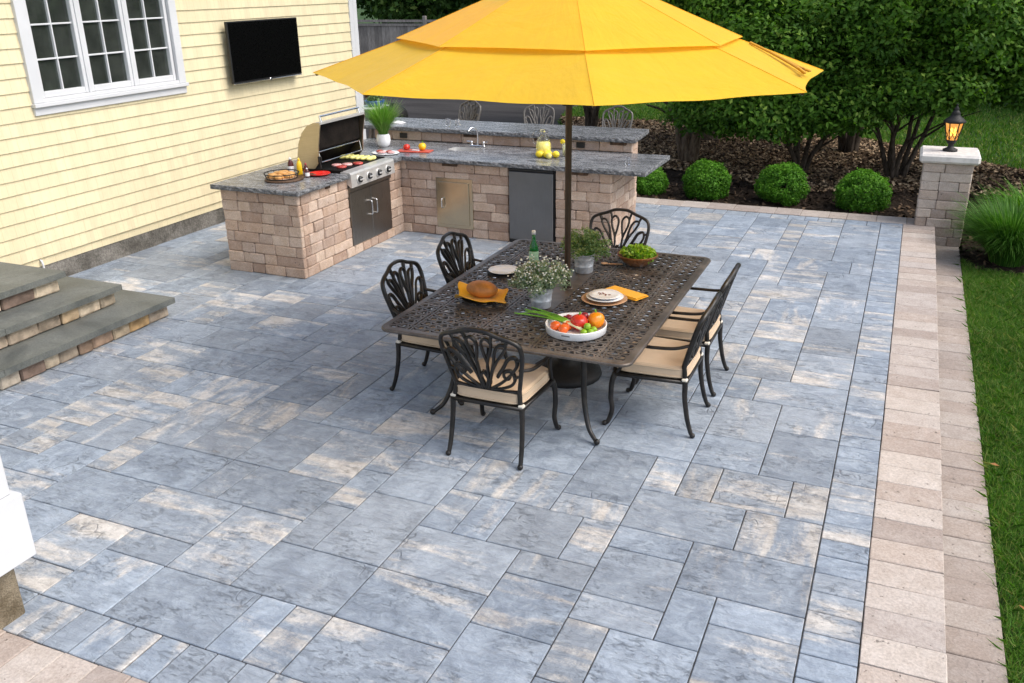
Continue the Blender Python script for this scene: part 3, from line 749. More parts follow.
# ---- entry steps
st_ = thing('entry_steps', 'three bluestone steps with rough tan fieldstone risers', 'steps', (-7.2, 4.6, 0))
SC = [(.34, .25, .155), (.40, .30, .19), (.33, .27, .205), (.43, .345, .24), (.20, .145, .115), (.29, .205, .145), (.36, .315, .255), (.43, .285, .14), (.46, .385, .285), (.38, .29, .20)]
steps = [(-6.205, 6.02, 3.05, 0, .125, .18), (-6.535, 5.73, 3.35, .18, .305, .36), (-6.865, 5.43, 3.65, .36, .485, .54)]
rs = random.Random(21)
for (xf, yr, yl, z0, z1, zt) in steps:
    b = MB(); b.box(WX + .02, xf - .035, yl + .035, yr - .035, max(z0 - .05, -.04), z1, (.05, .045, .04))
    def stones(u0, u1, mk):
        u = u0
        while u < u1 - .01:
            w = min(rs.choice([.14, .19, .24, .29, .33]), u1 - u)
            if u1 - u - w < .08: w = u1 - u
            o = rs.uniform(-.006, .012); kf = rs.uniform(.75, 1.15); c = tuple(q * kf for q in rs.choice(SC))
            n0 = len(b.v); mk(u + .004, u + w - .004, o, c)
            for k in range(n0, len(b.v)):
                x, y, z = b.v[k]; b.v[k] = (x + rs.uniform(-.005, .005), y + rs.uniform(-.006, .006), z if z < z0 + .004 or z > z1 - .002 else z + rs.uniform(-.003, .003))
            u += w
    stones(yl, yr, lambda a, q, o, c: b.cbox(xf - .05, xf + o, a, q, z0 + .004, z1 - .002, .012, c))
    stones(WX + .02, xf - .055, lambda a, q, o, c: b.cbox(a, q, yr - .05, yr + o, z0 + .004, z1 - .002, .012, c))
    stones(WX + .02, xf - .055, lambda a, q, o, c: b.cbox(a, q, yl - o, yl + .05, z0 + .004, z1 - .002, .012, c))
    part(b, 'riser', M['fieldstone'], st_)
    b = MB(); ov = .05
    cuts = [yl - ov, yl + 1.19, yr + ov] if z0 == 0 else [yl - ov, yr + ov]
    cuts = [yl - ov, 4.23, yr + ov] if z0 == 0 else ([yl - ov, 4.55, yr + ov] if z0 < .2 else [yl - ov, yr + ov])
    # front slab runs with a mitre towards the side slab
    dd = .40
    for a, q in zip(cuts[:-1], cuts[1:]):
        x1 = xf + ov; 
        if len(cuts) == 2: poly2 = [(x1 - dd, a + dd), (x1, a), (x1, q), (x1 - dd, q - dd)]
        elif q == cuts[-1]: poly2 = [(x1 - dd, a + .002), (x1, a + .002), (x1, q), (x1 - dd, q - dd)]
        elif a == cuts[0]: poly2 = [(x1 - dd, a + dd), (x1, a), (x1, q - .002), (x1 - dd, q - .002)]
        else: poly2 = [(x1 - dd, a + .002), (x1, a + .002), (x1, q - .002), (x1 - dd, q - .002)]
        b.prism(poly2, z1 + .001, zt)
    x1 = xf + ov - dd
    b.prism([(WX + .021, yr + ov - dd), (x1 - .003, yr + ov - dd), (xf + ov - .003, yr + ov), (WX + .021, yr + ov)], z1 + .001, zt)
    b.prism([(WX + .021, yl - ov), (xf + ov - .003, yl - ov), (x1 - .003, yl - ov + dd), (WX + .021, yl - ov + dd)], z1 + .001, zt)
    b.box(WX + .021, x1 - .003, yl - ov + dd + .003, yr + ov - dd - .003, z1 + .001, zt - .001)
    part(b, 'tread', M['bluestone'], st_)

# ---- porch column in the near corner
pc = thing('porch_column', 'white square porch column on a rough stone base', 'column', (-3.9, 2.2, 0))
b = MB(); b.cbox(-4.10, -3.735, 1.99, 2.375, -.04, .298, .012); part(b, 'stone_base', M['ledge'], pc)
b = MB(); b.cbox(-4.16, -3.68, 1.95, 2.467, .30, .655, .006); part(b, 'plinth', M['white'], pc)
b = MB(); b.cbox(-4.125, -3.712, 1.985, 2.435, .656, 3.15, .006); part(b, 'shaft', M['white'], pc)
b = MB(); b.cbox(-4.17, -3.67, 1.94, 2.48, 3.151, 3.25, .01); part(b, 'capital', M['white'], pc)

# ------------------------------------------------------------------ fence far behind
FY = 28.0
fence = thing('board_fence', 'weathered grey wooden board fence beyond the driveway', 'fence', (-20, FY, 0))
b = MB(); x = -46.0
while x < -8.2:
    w = .145; b.cbox(x, x + w - .006, FY, FY + .022, .0, 1.66 + random.uniform(-.008, .008), .004, (random.random(), 0, 0)); x += w
part(b, 'boards', M['fence'], fence)
b = MB(); b.box(-46, -8.2, FY - .05, FY - .002, 1.72, 1.80); b.box(-46, -8.2, FY - .03, FY - .002, 1.60, 1.68); part(b, 'top_rail', M['fence'], fence)
for x in range(-45, -8, 3):
    b = MB(); b.cbox(x - .36, x - .24, FY - .06, FY + .05, 0, 1.92, .012); part(b, 'post', M['fence'], fence)

# ------------------------------------------------------------------ trees
def leafcloud(C, n_per, spread, size, out_bias=None, up=.65, shade_fn=None, flat=.7):
    """leaf quads round clump centres C (K,3)"""
    K = len(C); n = K * n_per
    base = np.repeat(C, n_per, 0)
    d = rng.normal(0, 1, (n, 3)); d *= (spread * rng.uniform(.3, 1, n) ** .5 / np.maximum(1e-6, np.linalg.norm(d, axis=1)))[:, None]; d[:, 2] *= flat
    P = base + d
    nrm = rng.normal(0, .55, (n, 3)); nrm[:, 2] += up; 
    nrm += d / spread * .35
    if out_bias is not None: nrm += np.repeat(out_bias, n_per, 0) * .55
    nrm /= np.linalg.norm(nrm, axis=1)[:, None]
    t = rng.normal(0, 1, (n, 3)); t -= nrm * np.sum(t * nrm, 1)[:, None]; t /= np.linalg.norm(t, axis=1)[:, None]
    s = np.cross(nrm, t); L = size * rng.uniform(.65, 1.25, n)
    t = t * L[:, None]; s = s * (L * .52)[:, None]; fold = nrm * (L * .16)[:, None]
    v = np.stack([P - t, P - t * .15 + s + fold, P + t, P - t * .15 - s + fold], 1).reshape(-1, 3)
    loops = (np.arange(n)[:, None] * 4 + np.array([0, 1, 2, 0, 2, 3])[None]).ravel()
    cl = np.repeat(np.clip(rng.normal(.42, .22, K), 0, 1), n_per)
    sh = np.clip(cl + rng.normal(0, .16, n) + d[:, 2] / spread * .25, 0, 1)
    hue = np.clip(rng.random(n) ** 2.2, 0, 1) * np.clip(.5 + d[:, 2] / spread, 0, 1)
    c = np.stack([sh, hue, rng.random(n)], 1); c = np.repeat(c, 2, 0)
    return v, loops, c
def crown(cx, cy, zc, rx, ry, rz, K, lobes=7, seed=0, shell=.55, zmin=None):
    """clump centres: union of lobes inside an ellipsoid, biased to the surface, uneven outline"""
    r = np.random.default_rng(seed); out = []; nb = []
    lob = []
    for i in range(lobes):
        a = 2 * PI * i / lobes + r.uniform(-.4, .4); e = r.uniform(-.75, .8)
        rr = math.sqrt(max(.05, 1 - e * e))
        lob.append((.55 * rr * math.cos(a), .55 * rr * math.sin(a), .55 * e, r.uniform(.42, .62)))
    lob.append((0, 0, .1, .62))
    while len(out) < K:
        l = lob[r.integers(len(lob))]
        d = r.normal(0, 1, 3); d /= np.linalg.norm(d); q = r.uniform(shell, 1) ** .6
        p = np.array(l[:3]) + d * l[3] * q
        z = zc + p[2] * rz
        if zmin is not None and z < zmin + r.uniform(0, .25): continue
        out.append((cx + p[0] * rx, cy + p[1] * ry, z)); nb.append(d)
    return np.array(out), np.array(nb)
def trunk_mesh(mb, base, stems, seed, r0=.07, lean=.5, h=2.2, sub=3):
    rd = random.Random(seed); bx, by, bz_ = base
    for k in range(stems):
        a = 2 * PI * k / stems + rd.uniform(-.5, .5); ln = lean * rd.uniform(.5, 1.3)
        pts = [(bx + .07 * math.cos(a), by + .07 * math.sin(a), bz_ - .12)]
        kk = 6
        for i in range(1, kk + 1):
            t = i / kk
            pts.append((bx + math.cos(a + .3 * math.sin(3 * t)) * (.08 + ln * t ** 1.15 * h * .6) + rd.uniform(-.04, .04), by + math.sin(a + .3 * math.sin(3 * t)) * (.08 + ln * t ** 1.15 * h * .6) + rd.uniform(-.04, .04), bz_ + h * t * rd.uniform(.93, 1.05)))
        P = spline(pts, 4); n = len(P)
        mb.tube(P, [r0 * (1 - .72 * i / n) for i in range(n)], 8)
        for q in range(sub):
            i0 = int(n * rd.uniform(.22, .75)); p0 = P[i0]; a2 = a + rd.uniform(-1.5, 1.5); l2 = rd.uniform(.5, 1.1)
            bp = [p0, p0 + Vector((math.cos(a2) * l2 * .45, math.sin(a2) * l2 * .45, l2 * .32)), p0 + Vector((math.cos(a2) * l2, math.sin(a2) * l2, l2 * rd.uniform(.35, .8)))]
            S = spline(bp, 5); r1 = r0 * (1 - .72 * i0 / n) * .6
            mb.tube(S, [r1 * (1 - .75 * i / len(S)) for i in range(len(S))], 6)
def tree(name, label, group, base, crowns, K, n_per, spread, size, mat, stems=4, r0=.07, lean=.5, h=2.2, seed=1, zmin=None, trunkmat='bark', shell=.55, lobes=7):
    t = thing(name, label, 'tree', base, 0, group)
    mb = MB(); trunk_mesh(mb, base, stems, seed, r0, lean, h); part(mb, 'trunk', M[trunkmat], t)
    V = []; Lp = []; Cc = []; o = 0
    for i, (cx, cy, zc, rx, ry, rz) in enumerate(crowns):
        C, nb = crown(cx, cy, zc, rx, ry, rz, int(K / len(crowns)), lobes, seed * 13 + i, shell, zmin)
        v, l, c = leafcloud(C, n_per, spread, size, nb); V.append(v); Lp.append(l + o); Cc.append(c); o += len(v)
    w = np.concatenate(V) - np.array(base)
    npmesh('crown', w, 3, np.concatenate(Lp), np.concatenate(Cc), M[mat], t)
    return t
GT = 'multi-stemmed shrub trees behind the mulch bed'
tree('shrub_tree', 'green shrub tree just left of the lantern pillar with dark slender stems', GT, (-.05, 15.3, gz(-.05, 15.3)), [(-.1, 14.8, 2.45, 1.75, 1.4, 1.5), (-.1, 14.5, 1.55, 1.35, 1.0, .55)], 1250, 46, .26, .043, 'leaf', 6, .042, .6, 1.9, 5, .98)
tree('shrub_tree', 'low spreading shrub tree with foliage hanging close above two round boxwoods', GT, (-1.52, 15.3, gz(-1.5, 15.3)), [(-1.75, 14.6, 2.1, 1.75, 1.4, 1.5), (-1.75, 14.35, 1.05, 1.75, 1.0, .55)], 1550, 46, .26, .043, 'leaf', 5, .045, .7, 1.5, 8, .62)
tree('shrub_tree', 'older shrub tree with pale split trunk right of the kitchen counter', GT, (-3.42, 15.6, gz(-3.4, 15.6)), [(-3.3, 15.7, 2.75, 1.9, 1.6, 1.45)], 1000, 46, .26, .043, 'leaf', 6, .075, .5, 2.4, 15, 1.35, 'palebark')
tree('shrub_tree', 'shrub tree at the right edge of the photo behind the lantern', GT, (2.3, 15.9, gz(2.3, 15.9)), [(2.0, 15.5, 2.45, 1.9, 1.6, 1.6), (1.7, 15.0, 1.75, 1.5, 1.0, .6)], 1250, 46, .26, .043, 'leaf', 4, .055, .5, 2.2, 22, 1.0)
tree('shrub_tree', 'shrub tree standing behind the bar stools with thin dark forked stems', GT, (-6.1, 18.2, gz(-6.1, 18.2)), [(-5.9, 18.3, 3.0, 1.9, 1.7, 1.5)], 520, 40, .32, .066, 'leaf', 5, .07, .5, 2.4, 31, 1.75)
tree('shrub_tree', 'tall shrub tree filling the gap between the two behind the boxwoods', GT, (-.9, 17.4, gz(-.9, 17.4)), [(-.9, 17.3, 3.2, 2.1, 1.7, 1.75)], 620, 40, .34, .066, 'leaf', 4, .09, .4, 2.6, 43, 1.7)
# thick old trunk
ot = thing('old_tree', 'large dark tree with a thick gnarled trunk behind the pale stemmed shrub tree', 'tree', (-3.75, 18.0, -.06))
mb = MB(); P = spline([(-3.75, 18, -.15), (-3.72, 18.02, .5), (-3.66, 18.05, 1.2), (-3.8, 18.1, 2.2), (-3.7, 18.2, 3.4)], 5); mb.tube(P, [.46 - .27 * min(1, i / 6) if i < 4 else .30 - .006 * i for i in range(len(P))], 14)
for a in range(5):
    q = Vector((-3.75, 18.05, 1.7 + .25 * a)); e = q + Vector((math.cos(a * 2.2) * 1.6, math.sin(a * 2.2) * 1.3, 1.4)); S = spline([q, q.lerp(e, .5) + Vector((0, 0, .15)), e], 5); mb.tube(S, [.12 - .009 * i for i in range(len(S))], 8)
part(mb, 'trunk', M['bark'], ot)
C, nb = crown(-3.7, 18.0, 4.3, 3.0, 2.6, 2.0, 700, 8, 77, .5, 2.3); v, l, c = leafcloud(C, 40, .40, .075, nb)
npmesh('crown', v - np.array((-3.75, 18.0, -.06)), 3, l, c, M['leaf'], ot)
# background trees (their crowns close the view)
def bgtree(label, x, y, h, w, seed, mat='farleaf', zlow=.3, K=420, group='trees closing the background', name='background_tree', size=.13):
    b = (x, y, gz(x, y)); t = thing(name, label, 'tree', b, 0, group)
    mb = MB(); trunk_mesh(mb, b, 2, seed, .16, .12, h * .75, 4); part(mb, 'trunk', M['bark'], t)
    C, nb = crown(x, y, zlow + (h - zlow) * .5, w, w * .8, (h - zlow) * .55, K, 9, seed, .5, zlow)
    v, l, c = leafcloud(C, 36, .62, size, nb); npmesh('crown', v - np.array(b), 3, l, c, M[mat], t)
GB = 'trees closing the background'
for i, (x, y, h, w, lab) in enumerate([(-1.2, 27, 6.5, 3.0, 'dark background tree straight behind the boxwoods'), (3.2, 25.5, 6.3, 2.8, 'dark background tree behind the lantern at the far right'),
        (7.5, 24, 6.5, 3.2, 'broad dark tree on the lawn beyond the right edge'), (-5.4, 29, 6.4, 3.0, 'dark background tree behind the yellow umbrella'), (12.5, 27, 8, 3.8, 'tall dark tree far to the right of the lawn'), (18, 34, 9, 4.5, 'tallest dark tree at the far right end of the lawn'),
        (24, 42, 10, 5.5, 'large dark tree in the far right distance')]):
    bgtree(lab, x, y, h, w, 100 + i, zlow=.9 if x < 5 else .2)
for i, (x, y, h, w, lab) in enumerate([(-12.6, 33, 6.0, 3.0, 'leafy tree behind the fence nearest the umbrella'), (-17.5, 33.5, 7.0, 3.4, 'leafy tree behind the fence beside the house corner'), (-22.5, 34.5, 7.5, 3.6, 'leafy tree behind the fence hidden largely by the house'), (-9.0, 34.5, 6.5, 3.0, 'leafy tree behind the right end of the fence')]):
    bgtree(lab, x, y, h, w, 200 + i, zlow=.6, group='trees behind the fence', name='fence_tree', K=520)

# ---- boxwood balls
def boxwood(label, x, y, r, seed, sx=1, sz=1):
    z = bz(x, y); t = thing('boxwood', label, 'shrub', (x, y, z), 0, 'clipped boxwood balls along the back edge of the patio')
    mb = MB()
    for k in range(5):
        a = k * 1.3; mb.tube(spline([(x, y, z - .05), (x + .05 * math.cos(a), y + .05 * math.sin(a), z + .12), (x + r * .6 * math.cos(a), y + r * .6 * math.sin(a), z + r * 1.1)], 4), [.014 - .0008 * i for i in range(9)], 6)
    part(mb, 'stem', M['bark'], t)
    r_ = np.random.default_rng(seed); K = 520
    d = r_.normal(0, 1, (K, 3)); d /= np.linalg.norm(d, axis=1)[:, None]; d[:, 2] = np.where(d[:, 2] < -.75, -d[:, 2], d[:, 2])
    q = r_.uniform(.72, 1, K) ** .5; lump = 1 + .05 * np.sin(d[:, 0] * 4 + seed * 2.1) + .045 * np.sin(d[:, 1] * 5 + seed) + .04 * np.sin(d[:, 2] * 7 + seed * 3) + np.where(r_.random(K) < .10, r_.uniform(.03, .14, K), 0)
    C = np.stack([x + d[:, 0] * r * q * lump * sx, y + d[:, 1] * r * q * lump, z + r * .78 * sz + d[:, 2] * r * .90 * q * lump * sz], 1)
    v, l, c = leafcloud(C, 36, .052, .0155, d, .35, flat=1.35); 
    npmesh('foliage', v - np.array((x, y, z)), 3, l, c, M['box'], t)
boxwood('rounded boxwood under the stone counter end, partly hidden by it', -3.38, 12.82, .245, 1, 1.0, .9)
boxwood('rounded boxwood second from the kitchen counter', -2.53, 12.84, .285, 2, 1.04, 1.02)
boxwood('rounded boxwood standing third from the counter in front of the low tree', -1.48, 12.86, .31, 3, 1.03, .97)
boxwood('rounded boxwood nearest the lantern pillar', -.42, 12.86, .325, 4, 1.06, .9)

# ---- ornamental grass clumps
def clump(name, label, x, y, h, r, n, seed, mat='reed', wid=.0045, group=None):
    z = gz(x, y) + .02; t = thing(name, label, 'ornamental grass', (x, y, z), 0, group)
    V = []; Lp = []; C = []; rd = np.random.default_rng(seed); S = 6
    for i in range(n):
        a = rd.uniform(0, 2 * PI); ph = rd.uniform(0, 1); out = r * rd.uniform(.15, 1.05); hh = h * rd.uniform(.65, 1.1) * (1 - .25 * ph)
        b0 = np.array([math.cos(a) * .16 * r * rd.random() ** .5 * 2, math.sin(a) * .16 * r * rd.random() ** .5 * 2, 0])
        dr = np.array([math.cos(a), math.sin(a), 0]); sd = np.array([-dr[1], dr[0], 0]); tw = rd.normal(0, .5)
        sd = sd * math.cos(tw) + dr * math.sin(tw); o = len(V)
        drop = rd.uniform(.3, 1.05)
        for k in range(S + 1):
            u = k / S; p = b0 + dr * out * u ** 1.6 + np.array([0, 0, hh * (u * 1.25 - drop * .75 * u ** 2.6)])
            w = wid * (1 - u ** 2) + .0006; V += [p - sd * w, p + sd * w]
        c0 = np.clip(rd.normal(.45, .25), 0, 1); hu = rd.random() ** 3
        for k in range(S):
            q = o + 2 * k; Lp += [q, q + 1, q + 3, q + 2]; C.append((np.clip(c0 - .3 + .5 * k / S, 0, 1), hu, 0))
    npmesh('blades', np.array(V), 4, np.array(Lp), np.array(C), M[mat], t); return t
clump('fountain_grass', 'dense arching clump of dark green ornamental grass beside the pillar', 1.30, 11.5, .80, .60, 5200, 5, wid=.0050)
clump('fountain_grass', 'lighter green leafy clump of ornamental grass farther back at the right edge', 1.68, 13.3, .6, .6, 1400, 6, 'box', .009)

# ---- lantern pillar
pil = thing('stone_pillar', 'square grey stone block pillar with a pale limestone cap', 'pillar', (.54, 12.3, -.23))
def blockwall(mb, f, L, z0, z1, ch=.112, seed=0, openings=(), d=.055, lens=(.17, .22, .27, .33), out=.006, bev=.009, trim0=0, trim1=0):
    """f(u0,u1,za,zb,outset) adds one block; courses of random lengths along u in [0,L]"""
    r = random.Random(seed); nrow = max(1, round((z1 - z0) / ch)); h = (z1 - z0) / nrow
    for k in range(nrow):
        za, zb = z0 + h * k, z0 + h * (k + 1)
        spans = [(trim0 if k % 2 else 0, L - (trim1 if k % 2 == 0 else 0))]
        for (a, b, c, d_) in openings:
            if zb > c + .01 and za < d_ - .01:
                nw = []
                for (s, e) in spans:
                    if e <= a or s >= b: nw.append((s, e))
                    else:
                        if a - s > .01: nw.append((s, a))
                        if e - b > .01: nw.append((b, e))
                spans = nw
        for (s, e) in spans:
            u = s; first = True
            while u < e - .005:
                w = r.choice(lens) * (r.uniform(.5, 1) if first else 1); first = False
                if e - u - w < .09: w = e - u
                n0 = len(mb.v); f(u + .0015, u + w - .0015, za + .0012, zb - .0012, r.uniform(-out, out), (r.random(), r.random(), r.random()), bev * r.uniform(.6, 1.4)); u += w
                for q in range(n0, len(mb.v)):
                    x, y, z = mb.v[q]; mb.v[q] = (x + r.uniform(-.0035, .0035), y + r.uniform(-.0035, .0035), z + r.uniform(-.0022, .0022))
b = MB(); px0, px1, py0, py1 = .262, .815, 12.025, 12.575
b.box(px0 + .05, px1 - .05, py0 + .05, py1 - .05, -.3, .79, m=1)
blockwall(b, lambda a, e, z0, z1, o, c, v: b.cbox(px0 + a, px0 + e, py0 - o, py0 + .056, z0, z1, v, c), px1 - px0, -.235, .79, .112, 1, lens=(.17, .22, .28, .33), trim0=.0)
blockwall(b, lambda a, e, z0, z1, o, c, v: b.cbox(px0 + a, px0 + e, py1 - .056, py1 + o, z0, z1, v, c), px1 - px0, -.235, .79, .112, 2, lens=(.17, .22, .28, .33))
blockwall(b, lambda a, e, z0, z1, o, c, v: b.cbox(px0 - o, px0 + .056, py0 + .058 + a, py0 + .058 + e, z0, z1, v, c), py1 - py0 - .116, -.235, .79, .112, 3)
blockwall(b, lambda a, e, z0, z1, o, c, v: b.cbox(px1 - .056, px1 + o, py0 + .058 + a, py0 + .058 + e, z0, z1, v, c), py1 - py0 - .116, -.235, .79, .112, 4)
part(b, 'block_shaft', [M['greyblock'], M['mortar']], pil)
b = MB(); b.cbox(.205, .875, 11.965, 12.635, .792, .90, .026)
cap = part(b, 'cap', M['capstone'], pil)
lan = thing('pillar_lantern', 'black lantern glowing amber on top of the stone pillar', 'lantern', (.535, 12.28, .90))
LX, LY, LZ = .535, 12.28, .90
b = MB(); b.lathe([(.0, 0), (.085, 0), (.085, .022), (.06, .035), (.035, .05), (.032, .085), (.05, .10), (.055, .115), (.03, .125), (.0, .125)], 20, (LX, LY, LZ)); part(b, 'foot', M['iron'], lan)
b = MB(); zb, zt = LZ + .13, LZ + .345
b.lathe([(.0, zb - .01), (.062, zb - .01), (.062, zb + .006), (.0, zb + .006)], 6, (LX, LY, 0))
for k in range(6):
    a = 2 * PI * k / 6; p = (LX + .060 * math.cos(a), LY + .060 * math.sin(a), zb); q = (LX + .105 * math.cos(a), LY + .105 * math.sin(a), zt); b.tube([p, q], .0065, 6)
    a2 = 2 * PI * (k + 1) / 6; q2 = (LX + .100 * math.cos(a2), LY + .100 * math.sin(a2), zb + .15); p1 = (LX + .064 * math.cos(a), LY + .064 * math.sin(a), zb + .015)
    b.tube([p1, q2], .003, 5); b.tube([(LX + .064 * math.cos(a2), LY + .064 * math.sin(a2), zb + .015), (LX + .100 * math.cos(a), LY + .100 * math.sin(a), zb + .15)], .003, 5)
    b.tube([q, (LX + .105 * math.cos(a2), LY + .105 * math.sin(a2), zt)], .007, 6)
part(b, 'cage', M['iron'], lan)
t = NT('amber_seeded_glass'); ax = t.noise(t.coord(), 30, 3); e = t.n('Emission', {'Color': t.mix(t.rng(ax, .3, .7), (1, .36, .05), (1, .55, .16)), 'Strength': 1.15}); g_ = t.n('BsdfGlossy', {'Color': (.5, .4, .3), 'Roughness': .1}); tr = t.n('BsdfTransparent', {'Color': (1, .62, .22)})
m1 = t.n('MixShader', {0: .16, 1: e.outputs[0], 2: tr.outputs[0]}); m2 = t.n('MixShader', {0: .08, 1: m1.outputs[0], 2: g_.outputs[0]}); t.t.links.new(m2.outputs[0], t.out.inputs[0])
b = MB(); b.lathe([(.056, zb + .004), (.096, zt - .002)], 6, (LX, LY, 0), smooth=False); b.f = b.f[:6]; b.c = b.c[:6]; b.m = b.m[:6]; b.sm = b.sm[:6]
part(b, 'glass', t.mat, lan)
b = MB()
for dx in (-.022, .022): b.lathe([(.0, zb + .05), (.012, zb + .06), (.017, zb + .09), (.008, zb + .14), (0, zb + .16)], 10, (LX + dx, LY, 0))
part(b, 'bulb', m_emit('lamp_bulb', (1, .62, .25), 22), lan)
b = MB(); b.lathe([(.0, zt + .004), (.125, zt + .004), (.13, zt + .014), (.105, zt + .04), (.06, zt + .075), (.048, zt + .10), (.052, zt + .11), (.035, zt + .135), (.022, zt + .15), (.03, zt + .165), (.012, zt + .185), (.008, zt + .20), (.013, zt + .21), (.0, zt + .225)], 24, (LX, LY, 0)); part(b, 'roof', M['iron'], lan)
# ------------------------------------------------------------------ outdoor kitchen
kit = thing('outdoor_kitchen', 'L-shaped outdoor kitchen of tan stone blocks with grey granite counters and raised bar', 'kitchen counter', (-5.0, 9.6, 0))
KX, KY, BY, BX = -5.654, 7.44, 9.56, -2.945; KL = -6.655; ZC = .903
b = MB()
core = dict(m=1)
b.box(KL + .05, KX - .05, KY + .05, 8.36, -.02, ZC - .002, m=1); b.box(KL + .05, KX - .05, 9.275, 10.5, -.02, ZC - .002, m=1); b.box(KL + .05, KX - .12, 8.36, 9.275, -.02, .70, m=1)
b.box(KX - .05, BX - .05, BY + .08, 10.5, -.02, ZC - .002, m=1); b.box(KX - .05, -4.20, BY + .05, BY + .08, -.02, ZC - .003, m=1); b.box(-3.63, BX - .05, BY + .05, BY + .08, -.02, ZC - .003, m=1)
blockwall(b, lambda a, e, z0, z1, o, c, v: b.cbox(KL + a, KL + e, KY - o, KY + .056, z0, z1, v, c), KX - KL, 0, ZC, .112, 11)
blockwall(b, lambda a, e, z0, z1, o, c, v: b.cbox(KX - .056, KX + o, KY + .058 + a, KY + .058 + e, z0, z1, v, c), BY - KY - .062, 0, ZC, .112, 12, [(8.375 - KY - .058, 9.263 - KY - .058, .105, .91)])
blockwall(b, lambda a, e, z0, z1, o, c, v: b.cbox(KL - o, KL + .056, KY + .058 + a, KY + .058 + e, z0, z1, v, c), 10.5 - KY - .058, 0, ZC, .112, 13)
blockwall(b, lambda a, e, z0, z1, o, c, v: b.cbox(KX - .03 + a, KX - .03 + e, BY - o, BY + .056, z0, z1, v, c), BX - KX + .03, 0, ZC, .112, 14, [(-5.165 - KX + .03, -4.691 - KX + .03, .12, .672), (-4.212 - KX + .03, -3.620 - KX + .03, .03, .91)])
blockwall(b, lambda a, e, z0, z1, o, c, v: b.cbox(BX - .056, BX + o, BY + .058 + a, BY + .058 + e, z0, z1, v, c), .90, 0, ZC, .112, 15)
# raised back wall
HXr = -3.02
b.box(-6.6, HXr - .05, 10.66, 10.80, 0, 1.08, m=1)
blockwall(b, lambda a, e, z0, z1, o, c, v: b.cbox(-6.66 + a, -6.66 + e, 10.604 - o, 10.66, z0, z1, v, c), HXr + 6.66, .9555, 1.082, .126, 16, lens=(.22, .3, .38, .45))
blockwall(b, lambda a, e, z0, z1, o, c, v: b.cbox(HXr - .056, HXr + o, 10.662 + a, 10.662 + e, z0, z1, v, c), .20, 0, 1.082, .112, 17)
blockwall(b, lambda a, e, z0, z1, o, c, v: b.cbox(-6.66 + a, -6.66 + e, 10.80, 10.864 + o, z0, z1, v, c), HXr + 6.66, 0, 1.082, .112, 18)
part(b, 'block_wall', [M['block'], M['mortar']], kit)

def counter(name, poly, z0, z1, holes=(), seed=0):
    """stone slab: polished top, rock-faced edge"""
    r = random.Random(seed); P = []
    n = len(poly)
    for i in range(n):
        a = Vector(poly[i]); q = Vector(poly[(i + 1) % n]); k = max(1, int((q - a).length / .035)); d = (q - a).normalized(); nn = Vector((d.y, -d.x))
        for s in range(k):
            P.append((a + (q - a) * (s / k), nn if s else nn * 0))
    mbx = MB(); L = len(P)
    jt = [r.uniform(-.006, .002) for _ in P]; top = [tuple(p + nn * j) for (p, nn), j in zip(P, jt)]
    rows = [[(t_[0], t_[1], z1) for t_ in top]]
    for zf, am in ((.80, .006), (.5, .008), (.2, .006), (0, .0)):
        rows.append([((p + nn * (r.uniform(-am, am) + am * .7)).x, (p + nn * (r.uniform(-am, am) + am * .7)).y, z0 + (z1 - z0) * zf) for (p, nn) in P])
    for a, q in zip(rows[:-1], rows[1:]):
        mbx.add(a + q, [(i, L + i, L + (i + 1) % L, (i + 1) % L) for i in range(L)], m=1)
    loops = [top] + [list(h) for h in holes]; flat = [p for l in loops for p in l]
    tri = tessellate_polygon([[Vector((p[0], p[1], 0)) for p in l] for l in loops]); fs = []
    for t_ in tri:
        A, B, D = [flat[i] for i in t_]; s = (B[0] - A[0]) * (D[1] - A[1]) - (B[1] - A[1]) * (D[0] - A[0]); fs.append(tuple(t_) if s > 0 else tuple(t_)[::-1])
    mbx.add([(p[0], p[1], z1) for p in flat], fs)
    bot = rows[-1]; 
    tri = tessellate_polygon([[Vector((p[0], p[1], 0)) for p in bot]]); mbx.add(bot, [tuple(t_)[::-1] for t_ in tri])
    for h in holes:
        k = len(h); mbx.add([(p[0], p[1], z1) for p in h] + [(p[0], p[1], z0 - .02) for p in h], [(i, (i + 1) % k, k + (i + 1) % k, k + i) for i in range(k)])
    return part(mbx, name, [M['granite'], M['gedge']], kit)
sx, sy = -5.10, 10.22
hole = [(sx + .21 * math.copysign(abs(math.cos(a)) ** .7, math.cos(a)), sy + .145 * math.copysign(abs(math.sin(a)) ** .7, math.sin(a))) for a in [2 * PI * i / 28 for i in range(28)]]
counter('countertop', [(-6.74, 7.395), (-5.612, 7.395), (-5.612, 8.335), (-6.31, 8.335), (-6.31, 9.295), (-5.612, 9.295), (-5.612, 9.512), (-2.55, 9.512), (-2.55, 10.602), (-6.74, 10.602)], .9045, .955, [hole], 1)
counter('raised_bar_top', [(-6.95, 10.555), (-2.97, 10.555), (-3.02, 11.36), (-6.95, 11.36)], 1.083, 1.135, seed=2)
